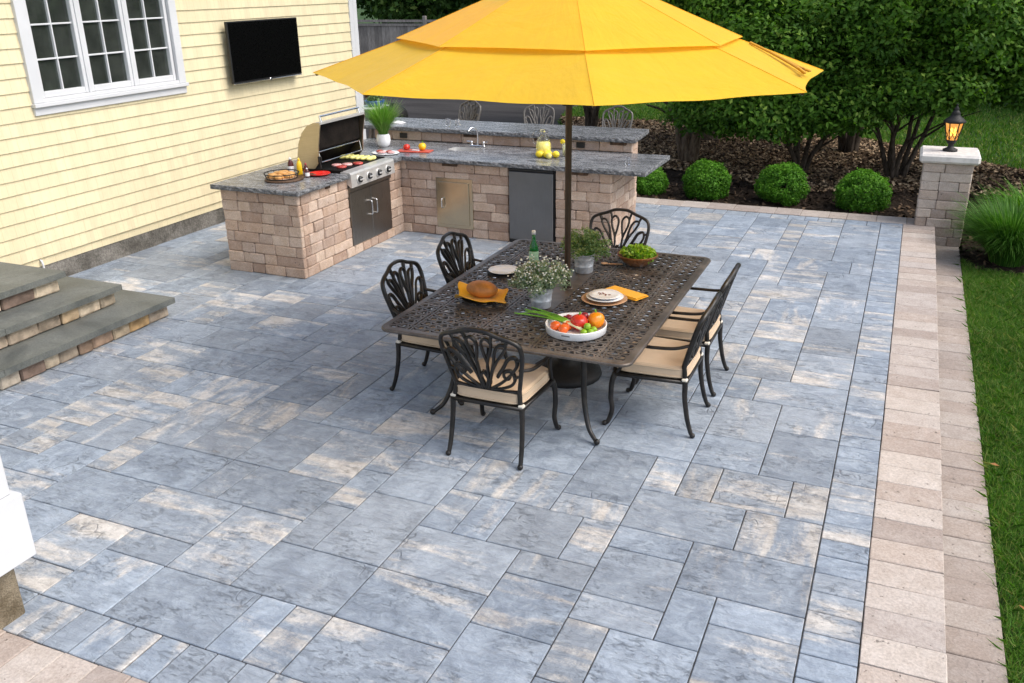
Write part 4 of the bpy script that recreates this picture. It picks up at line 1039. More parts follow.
# sink
b = MB(); n = 28; rings = []
for (s, z) in ((1.0, .953), (.97, .90), (.9, .80), (.6, .785), (.12, .78)): rings.append([(sx + (p[0] - sx) * s, sy + (p[1] - sy) * s, z) for p in hole])
for a, q in zip(rings[:-1], rings[1:]): b.add(a + q, [(i, (i + 1) % n, n + (i + 1) % n, n + i) for i in range(n)], smooth=True)
b.add(rings[-1], [tuple(range(n))])
b.lathe([(.02, .7815), (.03, .784), (.03, .79), (.0, .79)], 14, (sx, sy, 0))
sink = part(b, 'sink', M['steel'], kit)
b = MB(); fx, fy = -5.02, 10.44
b.cbox(fx - .11, fx + .11, fy - .025, fy + .025, .956, .975, .008)
b.tube(spline([(fx, fy, .97), (fx, fy, 1.12), (fx - .015, fy - .03, 1.185), (fx - .04, fy - .09, 1.20), (fx - .06, fy - .14, 1.165)], 5), .011, 10)
for s in (-1, 1):
    b.lathe([(.02, .974), (.014, 1.0), (.016, 1.02), (.0, 1.026)], 12, (fx + s * .085, fy, 0)); b.tube([(fx + s * .085, fy, 1.015), (fx + s * .15, fy - .01, 1.02)], .007, 8)
part(b, 'faucet', M['chrome'], sink)
# access door
b = MB(); YD = BY - .012; b.cbox(-5.175, -4.682, YD, BY + .02, .105, .722, .004)
door = part(b, 'access_door_frame', M['tsteel'], kit)
b = MB(); b.cbox(-5.13, -4.727, YD - .013, YD - .001, .15, .677, .004); part(b, 'door_panel', M['tsteel'], door)
b = MB(); hx = -5.075; b.tube(spline([(hx, YD - .012, .36), (hx, YD - .05, .37), (hx, YD - .056, .42), (hx, YD - .05, .47), (hx, YD - .012, .48)], 4), .0075, 8); part(b, 'handle', M['chrome'], door)
for (x, z, w) in ((-6.2, 1.016, .055), (-3.68, 1.02, .055)):
    b = MB(); b.cbox(x - w, x + w, 10.585, 10.604, z - .034, z + .034, .004); b.cbox(x - w * .62, x + w * .62, 10.580, 10.5845, z - .02, z + .02, .002); part(b, 'power_outlet', M['black'], kit)
for (x, y, rz) in ((-4.98, BY, 0), (-3.33, BY, 0), (-5.2, 10.604, 1), (-3.2, 10.604, 1), (-4.2, 10.604, 1)):
    zz = .895 if rz == 0 else 1.072
    b = MB(); b.cbox(x - .10, x + .10, y - .012, y + .01, zz - .03, zz + .004, .003); b.cbox(x + .085, x + .11, y - .016, y + .008, zz - .02, zz + .006, .003); part(b, 'counter_light', M['wood_d'], kit)
b = MB(); b.cbox(KX - .02, KX + .012, 7.94, 8.02, .868, .898, .004); part(b, 'counter_light', M['wood_d'], kit)

# fridge
fr = thing('undercounter_fridge', 'stainless undercounter fridge with black top strip set into the stone bar', 'fridge', (-3.917, 9.6, .02))
b = MB(); b.box(-4.203, -3.629, BY - .002, BY + .079, .0, .897); part(b, 'casing', M['black'], fr)
b = MB(); b.cbox(-4.196, -3.640, BY - .03, BY - .003, .05, .862, .006); part(b, 'door', M['fsteel'], fr)
b = MB(); b.cbox(-4.19, -3.642, BY - .024, BY - .003, .868, .896, .004); part(b, 'grip_strip', M['black'], fr)

# ---- built-in grill
gr = thing('built_in_grill', 'stainless built-in gas grill with its hood open and dark double doors below', 'grill', (-5.9, 8.815, .1))
G0, G1 = 8.345, 9.285
b = MB(); b.box(-6.30, -5.70, G0 + .002, G1 - .002, .76, .925, (.02, .02, .02)); b.box(-6.30, -6.26, G0 + .002, G1 - .002, .925, 1.03); b.box(-6.26, -5.71, G0 + .002, G0 + .04, .925, .985); b.box(-6.26, -5.71, G1 - .04, G1 - .002, .925, .985)
part(b, 'firebox', M['soot'], gr)
b = MB(); b.prism([(-5.72, .90), (-5.60, .80), (-5.582, .80), (-5.588, .945), (-5.60, .968), (-5.72, .972)], G0, G1, axis='y'); pan = part(b, 'control_panel', M['steel'], gr)
b = MB(); b.box(-5.70, -5.63, G0 + .02, G1 - .02, .742, .799); part(b, 'drip_strip', M['dsteel'], gr)
for yy in (8.50, 8.705, 8.915, 9.12):
    b = MB(); T = Matrix.Translation((-5.583, yy, .873)) @ Matrix.Rotation(PI / 2, 4, 'Y')
    b.lathe([(.0, .0), (.050, .0), (.050, .006), (.040, .010), (.0, .010)], 20, M=T, m=1); b.lathe([(.0, .010), (.037, .010), (.033, .034), (.0, .036)], 16, M=T)
    b.cbox(-.009, .009, -.034, .034, .036, .048, .003, M=T, m=1); b.cbox(-.012, .012, .045, .075, -.001, .002, .001, M=T)
    part(b, 'knob', [M['black'], M['steel']], pan)
b = MB()
for i in range(34): 
    yy = G0 + .05 + i * (G1 - G0 - .10) / 33; b.box(-6.22, -5.725, yy - .0065, yy + .0065, .962, .976)
for xx in (-6.2, -5.97, -5.74): b.box(xx - .006, xx + .006, G0 + .045, G1 - .045, .95, .9615)
part(b, 'grate', M['iron'], gr)
lid_c = [(-6.285, 1.00), (-6.28, 1.12), (-6.255, 1.25), (-6.20, 1.37), (-6.12, 1.455), (-6.03, 1.495), (-5.955, 1.50)]
b = MB(); inn = [(x + .014, z - .010) for x, z in lid_c]
vs = [(x, y, z) for (x, z) in lid_c for y in (G0 + .02, G1 - .02)] ; b.add(vs, [(2 * i, 2 * i + 1, 2 * i + 3, 2 * i + 2) for i in range(len(lid_c) - 1)], smooth=True)
b.box(-5.965, -5.940, G0 + .02, G1 - .02, 1.478, 1.502)
lid = part(b, 'hood', M['steel'], gr)
b = MB(); vs = [(x, y, z) for (x, z) in inn for y in (G0 + .03, G1 - .03)]; b.add(vs, [(2 * i + 2, 2 * i + 3, 2 * i + 1, 2 * i) for i in range(len(inn) - 1)], smooth=True)
b.box(-6.03, -6.02, G0 + .032, G1 - .032, 1.20, 1.47)
b.prism([(-6.255, 1.0), (-6.03, 1.195), (-6.02, 1.195), (-6.23, .99)], G0 + .032, G1 - .032, axis='y')
part(b, 'hood_lining', M['soot'], lid)
for (ya, yb) in ((G0 + .004, G0 + .019), (G1 - .019, G1 - .004)):
    b = MB(); pr = [(-6.29, .985)] + lid_c[1:] + [(-5.94, 1.47), (-5.985, 1.25), (-6.0, 1.06), (-6.06, .985)]; b.prism(pr[::-1], ya, yb, axis='y'); part(b, 'hood_cheek', M['hood'], lid)
b = MB(); hy0, hy1 = G0 + .06, G1 - .10
for yy in (hy0, hy1): b.tube([(-5.955, yy, 1.49), (-5.975, yy, 1.56)], .013, 8)
b.tube([(-5.975, hy0 - .012, 1.56), (-5.975, hy1 + .012, 1.56)], .013, 10); part(b, 'handle', M['chrome'], lid)
b = MB(); b.tube([(-6.02, G0 + .05, 1.17), (-6.02, G1 - .05, 1.17)], .008, 8); b.tube([(-6.0, G0 + .05, 1.055), (-6.0, G1 - .05, 1.055)], .008, 8)
for i in range(14): yy = G0 + .08 + i * .06; b.tube([(-6.02, yy, 1.17), (-6.20, yy, 1.15)], .003, 5)
b.tube([(-6.0, G0 + .05, 1.055), (-6.02, G0 + .05, 1.17)], .006, 6); b.tube([(-6.0, G1 - .05, 1.055), (-6.02, G1 - .05, 1.17)], .006, 6); part(b, 'warming_rack', M['chrome'], gr)
b = MB(); b.cbox(-6.0, -5.95, G0 - .012, G0 + .003, 1.06, 1.13, .004); b.tube([(-5.975, G0 - .02, 1.12), (-5.96, G0 - .012, 1.0)], .008, 6); part(b, 'hood_hinge', M['black'], gr)
b = MB(); DF = KX - .012; b.box(DF - .03, DF, 8.372, 9.266, .10, .741); dfm = part(b, 'door_frame', M['dsteel'], gr)
for k, (a, e) in enumerate(((8.384, 8.815), (8.821, 9.254))):
    b = MB(); b.cbox(DF + .001, DF + .022, a, e, .118, .73, .004); d_ = part(b, 'cabinet_door', M['dsteel'], gr)
    hy = 8.765 if k == 0 else 8.872; X = DF + .022
    b = MB(); b.tube(spline([(X, hy, .405), (X + .035, hy, .41), (X + .042, hy, .45), (X + .042, hy, .53), (X + .035, hy, .565), (X, hy, .57)], 4), .0075, 8); part(b, 'handle', M['chrome'], d_)
# food on the grate
def single(name, mb, mat, label, cat, loc, group=None, smooth=None):
    o = mb.build(name, mat, None, smooth); o.location = loc; return tag(o, label, cat, group)
bp = [(-5.95, 8.62, 'raw red burger patty at the back corner of the grate nearest the hood hinge'), (-5.84, 8.55, 'raw red burger patty at the near front corner of the grate'), (-5.86, 8.70, 'raw red burger patty in the middle of the patties'), (-5.78, 8.80, 'raw red burger patty closest to the yellow squash')]
for i, (x, y, lab) in enumerate(bp):
    b = MB(); b.lathe([(0, 0), (.055, 0), (.062, .010), (.056, .022), (.02, .025), (0, .024)], 18, sx=1, sy=.95); single('burger_patty', b, M['raw'] if i % 2 else M['fat'], lab, 'burger', (x, y, .976), 'burger patties on the grill grate')
SQL = ['squash half at the hood end of the row, nearest the open hood', 'second squash half from the hood end of the row', 'third squash half from the hood end of the row', 'fourth squash half from the hood end, past the middle of the row', 'squash half next to the last, near the control panel', 'squash half nearest the control panel']
for i in range(6):
    b = MB(); b.ball((0, 0, .026), .030, .080, .027, 14, 9, jit=.03, seed=i); b.ball((0, .045, .027), .024, .034, .025, 12, 7)
    single('squash', b, M['squash'], SQL[i], 'squash', (-6.125 + .073 * i, 9.05 + random.uniform(-.008, .008), .976), 'pale yellow squash halves in a row on the grate').rotation_euler = (0, 0, random.uniform(-.12, .12) - .25)

# ---- things on the left counter
ZT_ = .9555
b = MB(); T = Matrix.Rotation(.25, 4, 'Z')
sb = thing('serving_board', 'dark round wooden serving board with a paddle end on the granite corner', 'board', (-6.12, 7.86, ZT_))
b = MB(); b.lathe([(0, 0), (.205, 0), (.21, .008), (.205, .02), (0, .02)], 32); b.cbox(.15, .36, -.05, .06, .001, .0195, .008, M=Matrix.Rotation(1.05, 4, 'Z')); b.build('board', M['wood_d'], sb)
ba = thing('wire_basket', 'low round wire basket of toasted buns on the dark serving board', 'basket', (-6.14, 7.85, ZT_ + .021))
b = MB()
for z, r_ in ((.006, .165), (.055, .185)): b.tube([(r_ * math.cos(a), r_ * math.sin(a), z) for a in [2 * PI * i / 32 for i in range(32)]], .0055, 6, closed=True)
for i in range(14):
    a = 2 * PI * i / 14; b.tube([(.165 * math.cos(a), .165 * math.sin(a), .006), (.185 * math.cos(a), .185 * math.sin(a), .055)], .003, 5)
b.build('rim', M['iron'], ba)
b = MB(); b.lathe([(0, .002), (.16, .002), (.165, .008), (0, .008)], 28); b.build('tray_bottom', M['wood_t'], ba)
k = 0
for (x, y, z) in ((-.08, -.06, .008), (.02, -.09, .008), (.09, .0, .008), (-.09, .05, .008), (.0, .02, .03), (.04, .09, .008), (-.04, .11, .012)):
    b = MB(); b.lathe([(0, 0), (.048, 0), (.054, .012), (.048, .032), (.028, .044), (0, .047)], 16, sx=1.15); 
    single('bun', b, M['bun'], 'toasted golden bun lying in the round wire basket', 'bun', (-6.14 + x, 7.85 + y, ZT_ + .022 + z), 'toasted buns in the wire basket').rotation_euler = (random.uniform(-.1, .1), random.uniform(-.1, .1), k * .8); k += 1
def bottle(name, label, x, y, body, capm, h, r, lab=None, z=ZT_, prof=None, cat='bottle'):
    t_ = thing(name, label, cat, (x, y, z)); b = MB()
    b.lathe([(0, 0), (r, 0), (r * 1.02, .01), (r, h * .55), (r * .8, h * .72), (r * .4, h * .84), (r * .36, h * .86), (0, h * .86)], 20); b.build('bottle_body', M[body], t_)
    b = MB(); b.lathe([(0, h * .861), (r * .48, h * .861), (r * .45, h * .93), (r * .16, h * .95), (r * .1, h), (0, h)], 16); b.build('bottle_cap', M[capm], t_)
    if lab:
        b = MB(); b.lathe([(r * 1.025, h * .14), (r * 1.03, h * .15), (r * 1.03, h * .5), (r * 1.02, h * .51)], 20); b.f = b.f[:-2]; b.c = b.c[:-2]; b.m = b.m[:-2]; b.sm = b.sm[:-2]; l = b.build('bottle_label', M[lab], t_)
    return t_
bottle('ketchup_bottle', 'dark red ketchup bottle with a white label behind the bun basket', -6.20, 8.10, 'ketchup', 'capwhite', .20, .034, 'paper_w')
bottle('mustard_bottle', 'yellow mustard squeeze bottle between the dark bottles', -6.10, 8.12, 'mustard', 'mustard', .195, .030)
bottle('relish_bottle', 'small dark bottle with a red label right of the mustard', -6.00, 8.10, 'ketchup', 'paper_r', .15, .024, 'paper_r')
bottle('sauce_bottle', 'short clear-topped sauce bottle with a white label nearest the red plate', -5.955, 8.055, 'ketchup', 'capwhite', .105, .026, 'paper_w')
b = MB(); b.lathe([(0, 0), (.08, 0), (.105, .010), (.125, .022), (.122, .025), (.10, .014), (.07, .006), (0, .006)], 32); single('red_plate', b, M['red'], 'bright red plastic plates stacked on the granite beside the grill', 'plate', (-5.90, 8.20, ZT_))
# ---- right of the grill: meat plate, board with tomato and pepper, potted grass
mp = MB(); mp.lathe([(0, 0), (.12, 0), (.15, .012), (.147, .016), (.11, .006), (0, .006)], 30, sx=1.2); single('meat_plate', mp, M['ceramic'], 'white oval plate holding raw sliced meat right of the grill', 'plate', (-5.90, 9.62, ZT_))
for i, (x, y) in enumerate(((-.09, .02), (-.03, -.03), (.03, .03), (.09, -.01))):
    b = MB(); b.ball((0, 0, .014), .055, .04, .014, 12, 7, jit=.05, seed=i); single('meat_slice', b, M['fat'] if i % 2 else M['raw'], 'raw pink meat slice on the white oval plate', 'meat', (-5.90 + x, 9.62 + y, ZT_ + .008), 'raw meat slices on the oval plate').rotation_euler = (0, 0, i)
b = MB(); b.cbox(-.22, .22, -.09, .09, 0, .014, .005); single('cutting_board', b, M['wood_r'], 'reddish cutting board under the tomato and yellow pepper', 'cutting board', (-5.62, 9.86, ZT_)).rotation_euler = (0, 0, .15)
b = MB(); b.ball((0, 0, .035), .045, .045, .036, 16, 9, jit=.03); single('tomato', b, M['tomato'], 'red tomato on the cutting board beside the yellow pepper', 'tomato', (-5.74, 9.87, ZT_ + .0145))
b = MB(); b.ball((0, 0, .045), .05, .05, .047, 18, 9, jit=.06, seed=3); yp = single('yellow_pepper', b, M['yellow'], 'yellow bell pepper on the cutting board by the sink', 'pepper', (-5.53, 9.90, ZT_ + .0145))
b = MB(); b.tube([(0, 0, .085), (.008, 0, .115)], .006, 6); b.build('pepper_stem', M['scallion'], yp)
b = MB(); b.cbox(-.11, .02, -.011, .011, 0, .004, .001); kn = single('knife', b, M['chrome'], 'kitchen knife lying across the cutting board edge', 'knife', (-5.66, 9.83, ZT_ + .0145)); b = MB(); b.cbox(.021, .12, -.012, .012, 0, .014, .004); b.build('handle', M['capwhite'], kn)
pg = thing('potted_grass', 'bushy bright green grass in a round white ceramic pot on the counter', 'potted plant', (-6.18, 10.05, ZT_))
b = MB(); b.lathe([(0, 0), (.055, 0), (.08, .03), (.092, .08), (.085, .14), (.074, .165), (.068, .163), (.072, .13), (0, .13)], 28); b.build('pot', M['ceramic'], pg)
def tuft(name, parent, z0, n, h, r, mat, wid, seed, base=.05):
    V = []; Lp = []; C = []; rd = np.random.default_rng(seed); S = 5
    for i in range(n):
        a = rd.uniform(0, 2 * PI); out = r * rd.uniform(.05, 1.1); hh = h * rd.uniform(.6, 1.1); b0 = np.array([math.cos(a) * base * rd.random(), math.sin(a) * base * rd.random(), z0])
        dr = np.array([math.cos(a), math.sin(a), 0]); sd = np.array([-dr[1], dr[0], 0]); o = len(V); drop = rd.uniform(.1, .8)
        for k in range(S + 1):
            u = k / S; p = b0 + dr * out * u ** 1.5 + np.array([0, 0, hh * (u * 1.2 - drop * .6 * u ** 2.4)]); w = wid * (1 - u ** 2) + .0005; V += [p - sd * w, p + sd * w]
        c0 = np.clip(rd.normal(.5, .25), 0, 1); hu = rd.random() ** 2.5
        for k in range(S): q = o + 2 * k; Lp += [q, q + 1, q + 3, q + 2]; C.append((np.clip(c0 - .3 + .5 * k / S, 0, 1), hu, 0))
    return npmesh(name, np.array(V), 4, np.array(Lp), np.array(C), M[mat], parent)
tuft('grass_blades', pg, .13, 1500, .40, .28, 'chive', .0036, 4)
# ---- lemonade jug, lemons, glasses
jug = thing('lemonade_jug', 'clear glass jug half full of lemonade on the bar counter', 'jug', (-3.98, 10.10, ZT_))
b = MB(); b.lathe([(0, .002), (.078, .002), (.088, .02), (.096, .09), (.085, .17), (.055, .235), (.05, .26), (.058, .305), (.055, .305), (.047, .26), (.052, .233), (.081, .168), (.092, .09), (.084, .022), (0, .012)], 28); b.build('glass_body', M['glass'], jug)
b = MB(); b.lathe([(0, .013), (.083, .023), (.091, .09), (.081, .162), (.0, .162)], 28); b.build('lemonade', M['lemonade'], jug)
b = MB(); b.tube(spline([(-.05, 0, .27), (-.10, 0, .285), (-.14, 0, .24), (-.135, 0, .17), (-.09, 0, .13)], 5), .009, 8); b.build('handle', M['glass'], jug)
LM = [(-3.98, 9.975, 0, 'whole yellow lemon in front of the left side of the jug'), (-3.885, 9.97, 0, 'whole yellow lemon in the middle of the row before the jug'), (-3.79, 10.02, 0, 'yellow lemon at the right end of the row before the jug'), (-3.90, 10.06, 0, 'yellow lemon tucked against the right side of the jug')]
for (x, y, r_, lab) in LM:
    b = MB(); b.ball((0, 0, .040), .053, .040, .040, 16, 9); b.ball((.053, 0, .040), .010, .008, .008, 8, 5); single('lemon', b, M['lemon'], lab, 'lemon', (x, y, ZT_), 'lemons in front of the lemonade jug').rotation_euler = (0, 0, x * 30)
b = MB(); b.lathe([(0, 0), (.034, 0), (.034, .011), (0, .011)], 20, M=Matrix.Rotation(1.2, 4, 'X')); single('lemon_half', b, M['lemonflesh'], 'cut lemon half showing its pale flesh between the lemons', 'lemon half', (-3.84, 9.93, ZT_ + .034))
gl = thing('lemonade_glass', 'tall glass of pale lemonade with a lemon slice on its rim', 'drinking glass', (-3.72, 10.16, ZT_))
b = MB(); b.lathe([(0, 0), (.034, 0), (.04, .16), (.037, .16), (.032, .01), (0, .01)], 22); b.build('glass_body', M['glass'], gl); b = MB(); b.lathe([(0, .011), (.0315, .011), (.0355, .13), (0, .13)], 20); b.build('lemonade', M['paleade'], gl)
b = MB(); b.lathe([(0, 0), (.03, 0), (.03, .006), (0, .006)], 18, M=Matrix.Translation((-.035, 0, .17)) @ Matrix.Rotation(PI / 2, 4, 'X')); b.build('lemon_slice', M['lemon'], gl)
def tumbler(label, x, y, z, h=.10, r=.035):
    t_ = thing('tumbler', label, 'drinking glass', (x, y, z)); b = MB(); b.lathe([(0, 0), (r * .85, 0), (r, h), (r * .93, h), (r * .78, .01), (0, .01)], 18); b.build('glass_body', M['glass'], t_); return t_
tumbler('short empty glass standing alone near the right end of the lower counter', -2.86, 9.86, ZT_, .09, .034)
tumbler('empty glass on the raised bar behind the sink, left of its twin', -5.62, 10.80, 1.1355, .10, .036); tumbler('empty glass on the raised bar behind the faucet, nearer the umbrella pole', -5.47, 10.78, 1.1355, .10, .036)
b = MB(); b.add([(-.09, -.05, .004), (.08, -.06, .003), (.10, .05, .004), (-.07, .06, .003), (0, 0, .035), (.05, .0, .03), (-.05, .01, .028)], [(0, 1, 5, 4), (1, 2, 5), (2, 3, 6, 4, 5), (3, 0, 6), (0, 4, 6)]); single('paper_napkin', b, M['napkinw'], 'crumpled white paper napkin on the raised bar behind the potted grass', 'napkin', (-6.42, 10.85, 1.1355))

# ------------------------------------------------------------------ chair backs (shared by dining chairs and bar stools)
def backpt(x, z, W=1.0):
    """planar pattern coordinates (x across, z up from the bottom rail) -> chair space"""
    return (x * W, -.225 - .30 * z - .055 * z * z + .22 * (x * x), .50 + z * 1.04)
def backpattern(mb, r=.0105, W=1.0):
    for s in (-1, 1):
        C = [[(0, .0), (.028, .10), (.038, .20), (.075, .295), (.082, .35), (.05, .375), (.018, .34), (.022, .27), (.038, .20)],
             [(.018, 0), (.055, .12), (.10, .21), (.155, .285), (.178, .338), (.135, .338), (.10, .285), (.078, .2), (.045, .10)],
             [(.03, 0), (.115, .06), (.185, .13), (.235, .205), (.228, .258), (.18, .24), (.14, .175), (.09, .10)],
             [(.045, 0), (.12, .018), (.185, .055), (.208, .11), (.185, .155), (.145, .145), (.135, .108), (.158, .09), (.172, .11)],
             [(0, .0), (.032, .045), (.022, .095), (0, .13)],
             [(.208, .11), (.240, .12)], [(.235, .235), (.268, .25)], [(.175, .336), (.198, .38)], [(.082, .35), (.10, .408)]]
        for c in C:
            P = spline([backpt(s * x, z, W) for x, z in c], 5) if len(c) > 2 else [Vector(backpt(s * x, z, W)) for x, z in c]
            mb.tube(P, r, 6, flat=1.5)
def backframe(mb, W=1.0, r=.0145):
    half = [(-.222, 0), (-.243, .10), (-.264, .20), (-.276, .285), (-.262, .345), (-.215, .375), (-.14, .398), (-.07, .424), (0, .43)]
    full = half + [(-x, z) for x, z in half[-2::-1]]
    mb.tube(spline([backpt(x, z, W) for x, z in full], 4), r, 8, flat=1.3)
    mb.tube(spline([backpt(x, z, W) for x, z in [(-.222, 0), (-.1, -.012), (0, -.014), (.1, -.012), (.222, 0)]], 4), r * .95, 8)
def make_chair(name, label):
    t_ = thing(name, label, 'chair', (0, 0, 0), 0, 'cast metal armchairs round the dining table')
    b = MB(); backframe(b)
    for s in (-1, 1): b.tube(spline([(s * .232, -.225, .40), (s * .228, -.222, .45), backpt(s * .222, 0)], 4), [.0165] * 9, 8)
    b.build('back_frame', M['cast'], t_)
    b = MB(); backpattern(b); b.build('back_scrollwork', M['cast'], t_)
    b = MB(); P = [(-.245, -.24), (.245, -.24), (.272, .245), (.20, .275), (-.20, .275), (-.272, .245)]
    b.tube([(x, y, .395) for x, y in P], .015, 8, closed=True); b.prism(P, .399, .407); b.build('seat_frame', M['cast'], t_)
    # cushion: rounded slab
    def ring(sc, z, L=48):
        out = []
        for i in range(L):
            a = 2 * PI * i / L; cx = math.copysign(abs(math.cos(a)) ** .28, math.cos(a)); sy_ = math.copysign(abs(math.sin(a)) ** .28, math.sin(a))
            w = .235 + .022 * (sy_ + 1) / 2; out.append((cx * (w + .008) * sc, .01 + sy_ * .248 * sc, z))
        return out
    b = MB(); rows = [ring(.93, .409), ring(.985, .416), ring(1.0, .43), ring(1.0, .472), ring(.985, .488), ring(.94, .498), ring(.75, .507), ring(.4, .512)]; L = 48
    for p, q in zip(rows[:-1], rows[1:]): b.add(p + q, [(i, (i + 1) % L, L + (i + 1) % L, L + i) for i in range(L)], smooth=True)
    b.add(rows[-1], [tuple(range(L))], smooth=True); b.add(rows[0], [tuple(range(L))[::-1]]); cu = b.build('cushion', M['cushion'], t_)
    b = MB(); b.tube(ring(1.004, .427), .0055, 6, closed=True); b.tube(ring(1.0, .480), .0055, 6, closed=True); b.build('piping', M['piping'], cu)
    for s in (-1, 1):
        b = MB(); b.cbox(s * .24 - .020, s * .24 + .020, -.246, -.208, .402, .424, .007); b.build('cushion_tie', M['tie'], t_)
    for s in (-1, 1):
        b = MB(); P = spline([(s * .243, -.232, .40), (s * .247, -.236, .28), (s * .252, -.262, .13), (s * .256, -.292, .035), (s * .258, -.305, .018)], 5); b.tube(P, [.0195 - .005 * i / (len(P) - 1) for i in range(len(P))], 8); b.ball((s * .258, -.306, .017), .0195, n=12, k=7); b.build('leg', M['cast'], t_)
        b = MB(); P = spline([(s * .262, .25, .40), (s * .276, .268, .33), (s * .280, .272, .22), (s * .276, .262, .12), (s * .285, .285, .035), (s * .29, .305, .018)], 5); b.tube(P, [.0205 - .005 * i / (len(P) - 1) for i in range(len(P))], 8); b.ball((s * .291, .308, .017), .0195, n=12, k=7); b.build('leg', M['cast'], t_)
        b = MB(); P = spline([backpt(s * .248, .165), (s * .285, -.16, .648), (s * .298, -.02, .640), (s * .296, .09, .637), (s * .288, .145, .615), (s * .283, .155, .56), (s * .272, .20, .47), (s * .266, .235, .405)], 5); b.tube(P, .0115, 8, flat=1.25); b.build('arm', M['cast'], t_)
    return t_
ch = make_chair('dining_chair', 'dark cast metal armchair at the near end of the table with its back to us')
ch.location = (-2.235, 4.905, 0)
dup(ch, (-3.055, 5.60, 0), -PI / 2, 'armchair on the house side of the table, the one nearer us')
dup(ch, (-3.055, 6.47, 0), -PI / 2, 'armchair on the house side of the table, the one nearer the kitchen')
dup(ch, (-1.36, 5.69, 0), PI / 2, 'armchair on the lantern side of the table, the one nearer us')
dup(ch, (-1.36, 6.40, 0), PI / 2, 'armchair on the lantern side of the table, the one farther from us')
dup(ch, (-2.30, 7.44, 0), PI, 'armchair at the far end of the table behind the salad bowl')
# ---- bar stools
def make_stool(label):
    t_ = thing('bar_stool', label, 'bar stool', (0, 0, 0), 0, 'grey cast metal bar stools behind the raised bar'); dz = .335
    b = MB(); backframe(b, .78)
    for s in (-1, 1): b.tube([(s * .19, -.225, .40), backpt(s * .222, 0, .78)], .015, 8)
    b.v = [(x, y, z + dz) for x, y, z in b.v]; b.build('back_frame', M['stoolmetal'], t_)
    b = MB(); backpattern(b, W=.78); b.v = [(x, y, z + dz) for x, y, z in b.v]; b.build('back_scrollwork', M['stoolmetal'], t_)
    b = MB(); P = [(-.235, -.235), (.235, -.235), (.25, .235), (-.25, .235)]; b.prism(P, .745, .77); b.tube([(x, y, .757) for x, y in P], .016, 8, closed=True)
    for z in (.28,): b.tube([(-.25, -.26, z), (.25, -.26, z), (.26, .26, z), (-.26, .26, z)], .011, 8, closed=True)
    b.build('seat_frame', M['stoolmetal'], t_)
    b = MB(); b.cbox(-.235, .235, -.22, .235, .772, .83, .022); b.build('cushion', M['cushion'], t_)
    for sx_ in (-1, 1):
        for sy_ in (-1, 1):
            b = MB(); b.tube(spline([(sx_ * .24, sy_ * .23, .745), (sx_ * .25, sy_ * .245, .4), (sx_ * .27, sy_ * .28, .015)], 4), .014, 8); b.build('leg', M['stoolmetal'], t_)
    return t_
so = make_stool('grey scrollwork bar stool behind the sink, nearest the house'); so.location = (-6.12, 12.0, -.0); so.rotation_euler = (0, 0, PI - .35)
dup(so, (-4.80, 11.95, 0), PI + .3, 'grey scrollwork bar stool in the middle, just left of the umbrella pole')
dup(so, (-3.72, 11.92, 0), PI - .05, 'grey scrollwork bar stool at the lawn end of the raised bar')

# ------------------------------------------------------------------ dining table
TX, TY, TZ = -2.25, 6.10, .72; HX_, HY = .885, 1.225
tab = thing('dining_table', 'large rectangular bronze metal dining table with a woven lattice top', 'table', (TX, TY, 0))
def rr(hx, hy, r, n=6):
    out = []
    for (cx, cy, a0) in ((hx - r, -hy + r, -PI / 2), (hx - r, hy - r, 0), (-hx + r, hy - r, PI / 2), (-hx + r, -hy + r, PI)):
        for i in range(n + 1): a = a0 + PI / 2 * i / n; out.append((cx + r * math.cos(a), cy + r * math.sin(a)))
    return out
b = MB(); O = rr(HX_, HY, .07); I = rr(HX_ - .040, HY - .040, .03)
b.prism(O, TZ - .026, TZ, holes=[I[::-1]]); b.tube([(x, y, TZ - .014) for x, y in O], .0135, 8, closed=True)
b.build('top_frame', M['tabletop'], tab)
b = MB(); ix, iy = HX_ - .039, HY - .039
for x in (-.68, -.22, .22, .68):
    for d in (-.014, .014): b.box(x + d - .006, x + d + .006, -iy, iy, TZ - .016, TZ + .0005)
for y in (-.62, .62): 
    for d in (-.014, .014): b.box(-ix, ix, y + d - .006, y + d + .006, TZ - .016, TZ + .0002)
b.build('dividing_bar', M['tabletop'], tab)
# lattice: rows of leaf-shaped openings between wavy cross strips
b = MB(); pitch = .046; seg = .040
def strip(pts, w, z0, z1):
    n = len(pts); vs = []
    for i, (x, y) in enumerate(pts):
        p = pts[max(0, i - 1)]; q = pts[min(n - 1, i + 1)]; d = Vector((q[0] - p[0], q[1] - p[1])); d = d.normalized() if d.length else Vector((1, 0)); nx_, ny_ = -d.y * w / 2, d.x * w / 2
        vs += [(x + nx_, y + ny_, z1), (x - nx_, y - ny_, z1), (x - nx_, y - ny_, z0), (x + nx_, y + ny_, z0)]
    fs = []
    for i in range(n - 1):
        for k in range(4): fs.append((4 * i + k, 4 * i + (k + 1) % 4, 4 * i + 4 + (k + 1) % 4, 4 * i + 4 + k))
    b.add(vs, [f[::-1] for f in fs])
rows = int(2 * iy / pitch)
for i in range(rows + 1):
    y = -iy + i * (2 * iy / rows); n = int(2 * ix / (seg / 2)); pts = []
    for k in range(n + 1):
        x = -ix + 2 * ix * k / n; pts.append((x, y + .0125 * math.sin(x / seg * PI * .62 + (i % 2) * PI)))
    strip(pts, .0145, TZ - .014, TZ - .002)
ncol = int(2 * ix / .064)
for k in range(ncol + 1):
    x = -ix + 2 * ix * k / ncol; n = rows * 2; pts = [(x + .015 * math.sin(-iy + (j / n * rows) * PI / 1.0 + k * PI), -iy + 2 * iy * j / n) for j in range(n + 1)]
    strip(pts, .012, TZ - .0145, TZ - .003)
b.build('woven_lattice', M['tabletop'], tab)
